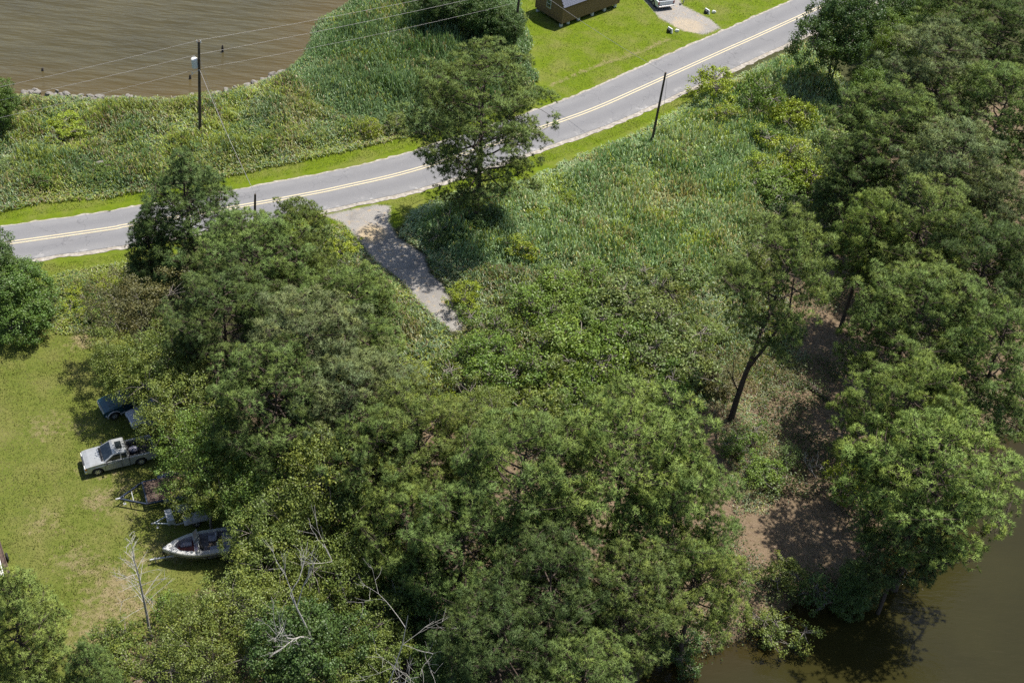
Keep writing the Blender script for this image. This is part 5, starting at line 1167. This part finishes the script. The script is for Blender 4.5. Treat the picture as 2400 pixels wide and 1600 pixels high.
# ------------------------------------------------------------------ stones along the shore and small things
rock_m = plain('shore_rock', (.20, .185, .165), .9, var=.35, scale=3, spec=.2, dirt=(.08, .075, .065))
def rock_mesh(seed):
    rg = random.Random(seed); bm = bmesh.new(); bmesh.ops.create_icosphere(bm, subdivisions=2, radius=1)
    pl = [(Vector((rg.gauss(0, 1), rg.gauss(0, 1), rg.gauss(0, 1))).normalized(), rg.uniform(.55, .9)) for _ in range(9)]
    for v in bm.verts:
        for n, dd_ in pl:
            e = v.co.dot(n)-dd_
            if e > 0: v.co -= n*e
    me = bpy.data.meshes.new('shore_rock'); bm.to_mesh(me); bm.free(); me.materials.append(rock_m); return me
RK = [rock_mesh(s) for s in range(6)]
shore = smooth_line(GP([(48, 219), (85, 217), (125, 222), (165, 228), (215, 230), (300, 233), (380, 233), (430, 228), (480, 222), (520, 215), (560, 206), (600, 196), (630, 186), (655, 175), (668, 166)], -.2), .3)
big = GP([(640, 180), (655, 174), (520, 215), (630, 187), (600, 197), (495, 222), (120, 222), (150, 228)], -.2)
for i in range(112):
    s_ = random.random(); x_px = None; p = shore[int(s_*(len(shore)-1))]
    wgt = .25 if -38 < p[0] < -34 or p[0] > -34 and p[0] < -29.5 and random.random() < .75 else 1
    if random.random() > wgt and i > 8: continue
    if i < len(big): p = big[i]
    x, y = p[0]+random.gauss(0, .15), p[1]+random.gauss(.05, .30)
    o = link('shore_rock', random.choice(RK), label='grey angular rock lying in the row along the lake edge', cat='rock', group='rocks along the lake edge')
    r = random.uniform(.45, .62) if i < len(big) else random.uniform(.20, .48)
    o.scale = (r, r*random.uniform(.6, .9), r*random.uniform(.45, .75)); o.location = (x, y, -.30+r*.15); o.rotation_euler = (random.uniform(-.3, .3), random.uniform(-.3, .3), random.uniform(0, 6.3))
for (px, py, r, lab) in ((238, 385, .55, 'pale pointed stone in the meadow beside the small dark bush'), (302, 393, .45, 'pale flat stone in the meadow right of the pointed one'), (1673, 62, .001, '')):
    if not lab: continue
    p = G(px, py, .6); o = link('meadow_stone', RK[3], label=lab, cat='stone', loc=(p[0], p[1], .55)); o.scale = (r, r*.8, r*1.1); o.rotation_euler = (.3, .1, .6)
for (px, py, h, lab) in ((522, 122, .75, 'dark old piling standing in the lake right of the pole'), (446, 185, .45, 'short dark piling in the shallow water left of the pole'), (100, 166, .3, 'dark stump barely above the water at the left')):
    p = G(px, py, -.45); t_ = Tubes(); t_.add(np.array([[0, 0, -.8], [0, 0, h*.5], [.03, .02, h]]), [.13, .12, .07], 8); t_.add(np.array([[.03, .02, h-.005], [.03, .02, h+.01]]), [.07, .005], 8)
    link('piling', t_.mesh('piling', skid_m), label=lab, cat='piling', group='old pilings in the lake', loc=(p[0], p[1], -.45))
conc_m = plain('white_concrete', (.68, .68, .66), .85, var=.12)
for (px, py, lab, lab2) in ((1570, 74, 'white culvert end in the lawn nearest the shed side of the gravel drive', 'pale stone beside the shed side culvert end'), (1657, 30, 'white culvert end in the lawn on the far side of the gravel drive', 'pale stone beside the far culvert end')):
    p = G(px, py); T = thing('culvert_end', lab, 'culvert', (p[0], p[1], gh(p[0], p[1])), .7, 'culvert ends of the gravel drive')
    m = MB(); m.box((0, 0, .22), (.16, .8, .5), None, .8); m.build('headwall', conc_m, T, bevel=.02)
    m = MB(); m.cyl((-.10, 0, .2), (-.30, 0, .2), .2, n=14); m.build('pipe_mouth', black_m, T)
    pm = RK[1].copy(); pm.materials.clear(); pm.materials.append(conc_m); o = link('lawn_stone', pm, label=lab2, cat='stone', loc=(p[0]+.75, p[1]+.1, .12)); o.scale = (.24, .2, .2)
p = G(1602, 7); T = thing('marker_post', 'short grey post in the lawn right of the white pickup', 'post', (p[0], p[1], 0))
m = MB(); m.box((0, 0, .55), (.12, .12, 1.1)); m.build('post', galv_m, T, bevel=.01)
m = MB(); m.box((0, -.05, 1.15), (.2, .5, .24)); m.build('box', galv_m, T, bevel=.05)

# ------------------------------------------------------------------ dead wood
def dead_tree(label, base, H, seed, spread=.9, depth=4, lean=(0, 0), r=.10, name='dead_tree', kids=3, mat=None):
    rg = np.random.default_rng(seed); T = Tubes()
    def grow(p, d, L, r_, k):
        n = 4; pts = [p]
        for i in range(n):
            d = unit(d+rg.normal(0, .13, 3)+[0, 0, .10 if k == depth else .04]); pts.append(pts[-1]+d*L/n)
        T.add(np.array(pts), r_*(1-.45*np.linspace(0, 1, n+1)), 6 if k > 2 else 4)
        if k == 0: return
        for j in range(kids if k > 1 else kids+1):
            u_i = rg.integers(2, n+1); dd_ = unit(d+rg.normal(0, spread, 3)+[0, 0, .15]); grow(pts[u_i], dd_, L*rg.uniform(.45, .75), max(.010, r_*.5), k-1)
    grow(np.array([0, 0, -.3]), unit(np.array([lean[0], lean[1], 1.0])), H*.5, r, depth)
    b = G(*base); return link(name, T.mesh(name, mat or dead_m), label=label, cat='dead tree', loc=(b[0], b[1], gh(b[0], b[1])))
def bare_sapling(label, base, H, seed):
    rg = np.random.default_rng(seed); T = Tubes(); z = np.linspace(-.3, H, 9); P = np.c_[np.cumsum(rg.normal(0, .05, 9)), np.cumsum(rg.normal(0, .05, 9)), z]; T.add(P, .10*(1.05-np.linspace(0, 1, 9)), 6)
    for i in range(34):
        u = rg.uniform(.30, .97); p = np.array([np.interp(u*H, z, P[:, j]) for j in range(3)]); a = rg.random()*6.28; L = (1-u)*2.6+.25
        d = np.array([math.cos(a), math.sin(a), rg.uniform(.1, .6)]); q = p+d*L; T.add(np.array([p, p+d*L*.5+[0, 0, .08], q]), [.022, .014, .006], 4)
        for j in range(3):
            e = p+d*L*rg.uniform(.35, .95); T.add(np.array([e, e+unit(d+rg.normal(0, .7, 3))*L*.35]), [.010, .005], 4)
    b = G(*base); return link('dead_tree', T.mesh('dead_tree', dead_m), label=label, cat='dead tree', loc=(b[0], b[1], gh(b[0], b[1])))
bare_sapling('slender bare grey trunk with short twigs standing at the lawn edge below the boat', (352, 1500), 10.0, 3)
dead_tree('bleached bare dead tree with fine twigs at the bottom of the wood', (905, 1700), 12.5, 5, .6, 4, (.1, 0), .08)
dead_tree('grey forked trunk with bare limbs inside the oak at the bottom left', (745, 1640), 13.0, 10, .36, 4, (.05, .05), .13)
dead_tree('second bleached dead top rising behind the oak', (835, 1500), 11.5, 14, .6, 3, (0, 0), .10)
dead_tree('bleached arched dead branch over the bush at the right end of the reeds', (1825, 500), 4.2, 21, .8, 2, (-.4, 0), .07, 'dead_branch')
dead_tree('dead twiggy shrub in the clearing above the bare pinkish ground', (1915, 1120), 3.0, 23, .7, 3, (-.5, .2), .05, 'dead_branch')
dead_tree('dead branches hanging over the shaded pond bank', (2120, 1330), 3.6, 25, .9, 3, (.3, -.4), .06, 'dead_branch')
dead_tree('pale uprooted stump with tangled roots at the water edge', (1785, 1530), 1.6, 27, 1.1, 3, (.4, -.5), .08, 'dead_branch', 4)
dead_tree('thin dead pale snag among the dark pines at the bottom centre', (1385, 1640), 6.5, 29, .6, 3, (0, 0), .08)
a, b = G(1893, 905), G(1985, 975); t_ = Tubes(); s = np.linspace(0, 1, 7); L_ = np.outer(s, (b-a)); L_[:, 2] = .2-.05*s
t_.add(L_, .22*(1-.35*s), 9); t_.add(np.array([L_[2], L_[2]+[.2, .3, .5]]), [.06, .03], 5); t_.add(np.array([L_[4], L_[4]+[-.1, -.3, .4]]), [.05, .02], 5)
link('fallen_log', t_.mesh('fallen_log', bark_m), label='dark fallen log lying on the needle-covered ground of the clearing', cat='log', loc=(a[0], a[1], gh(a[0], a[1])))
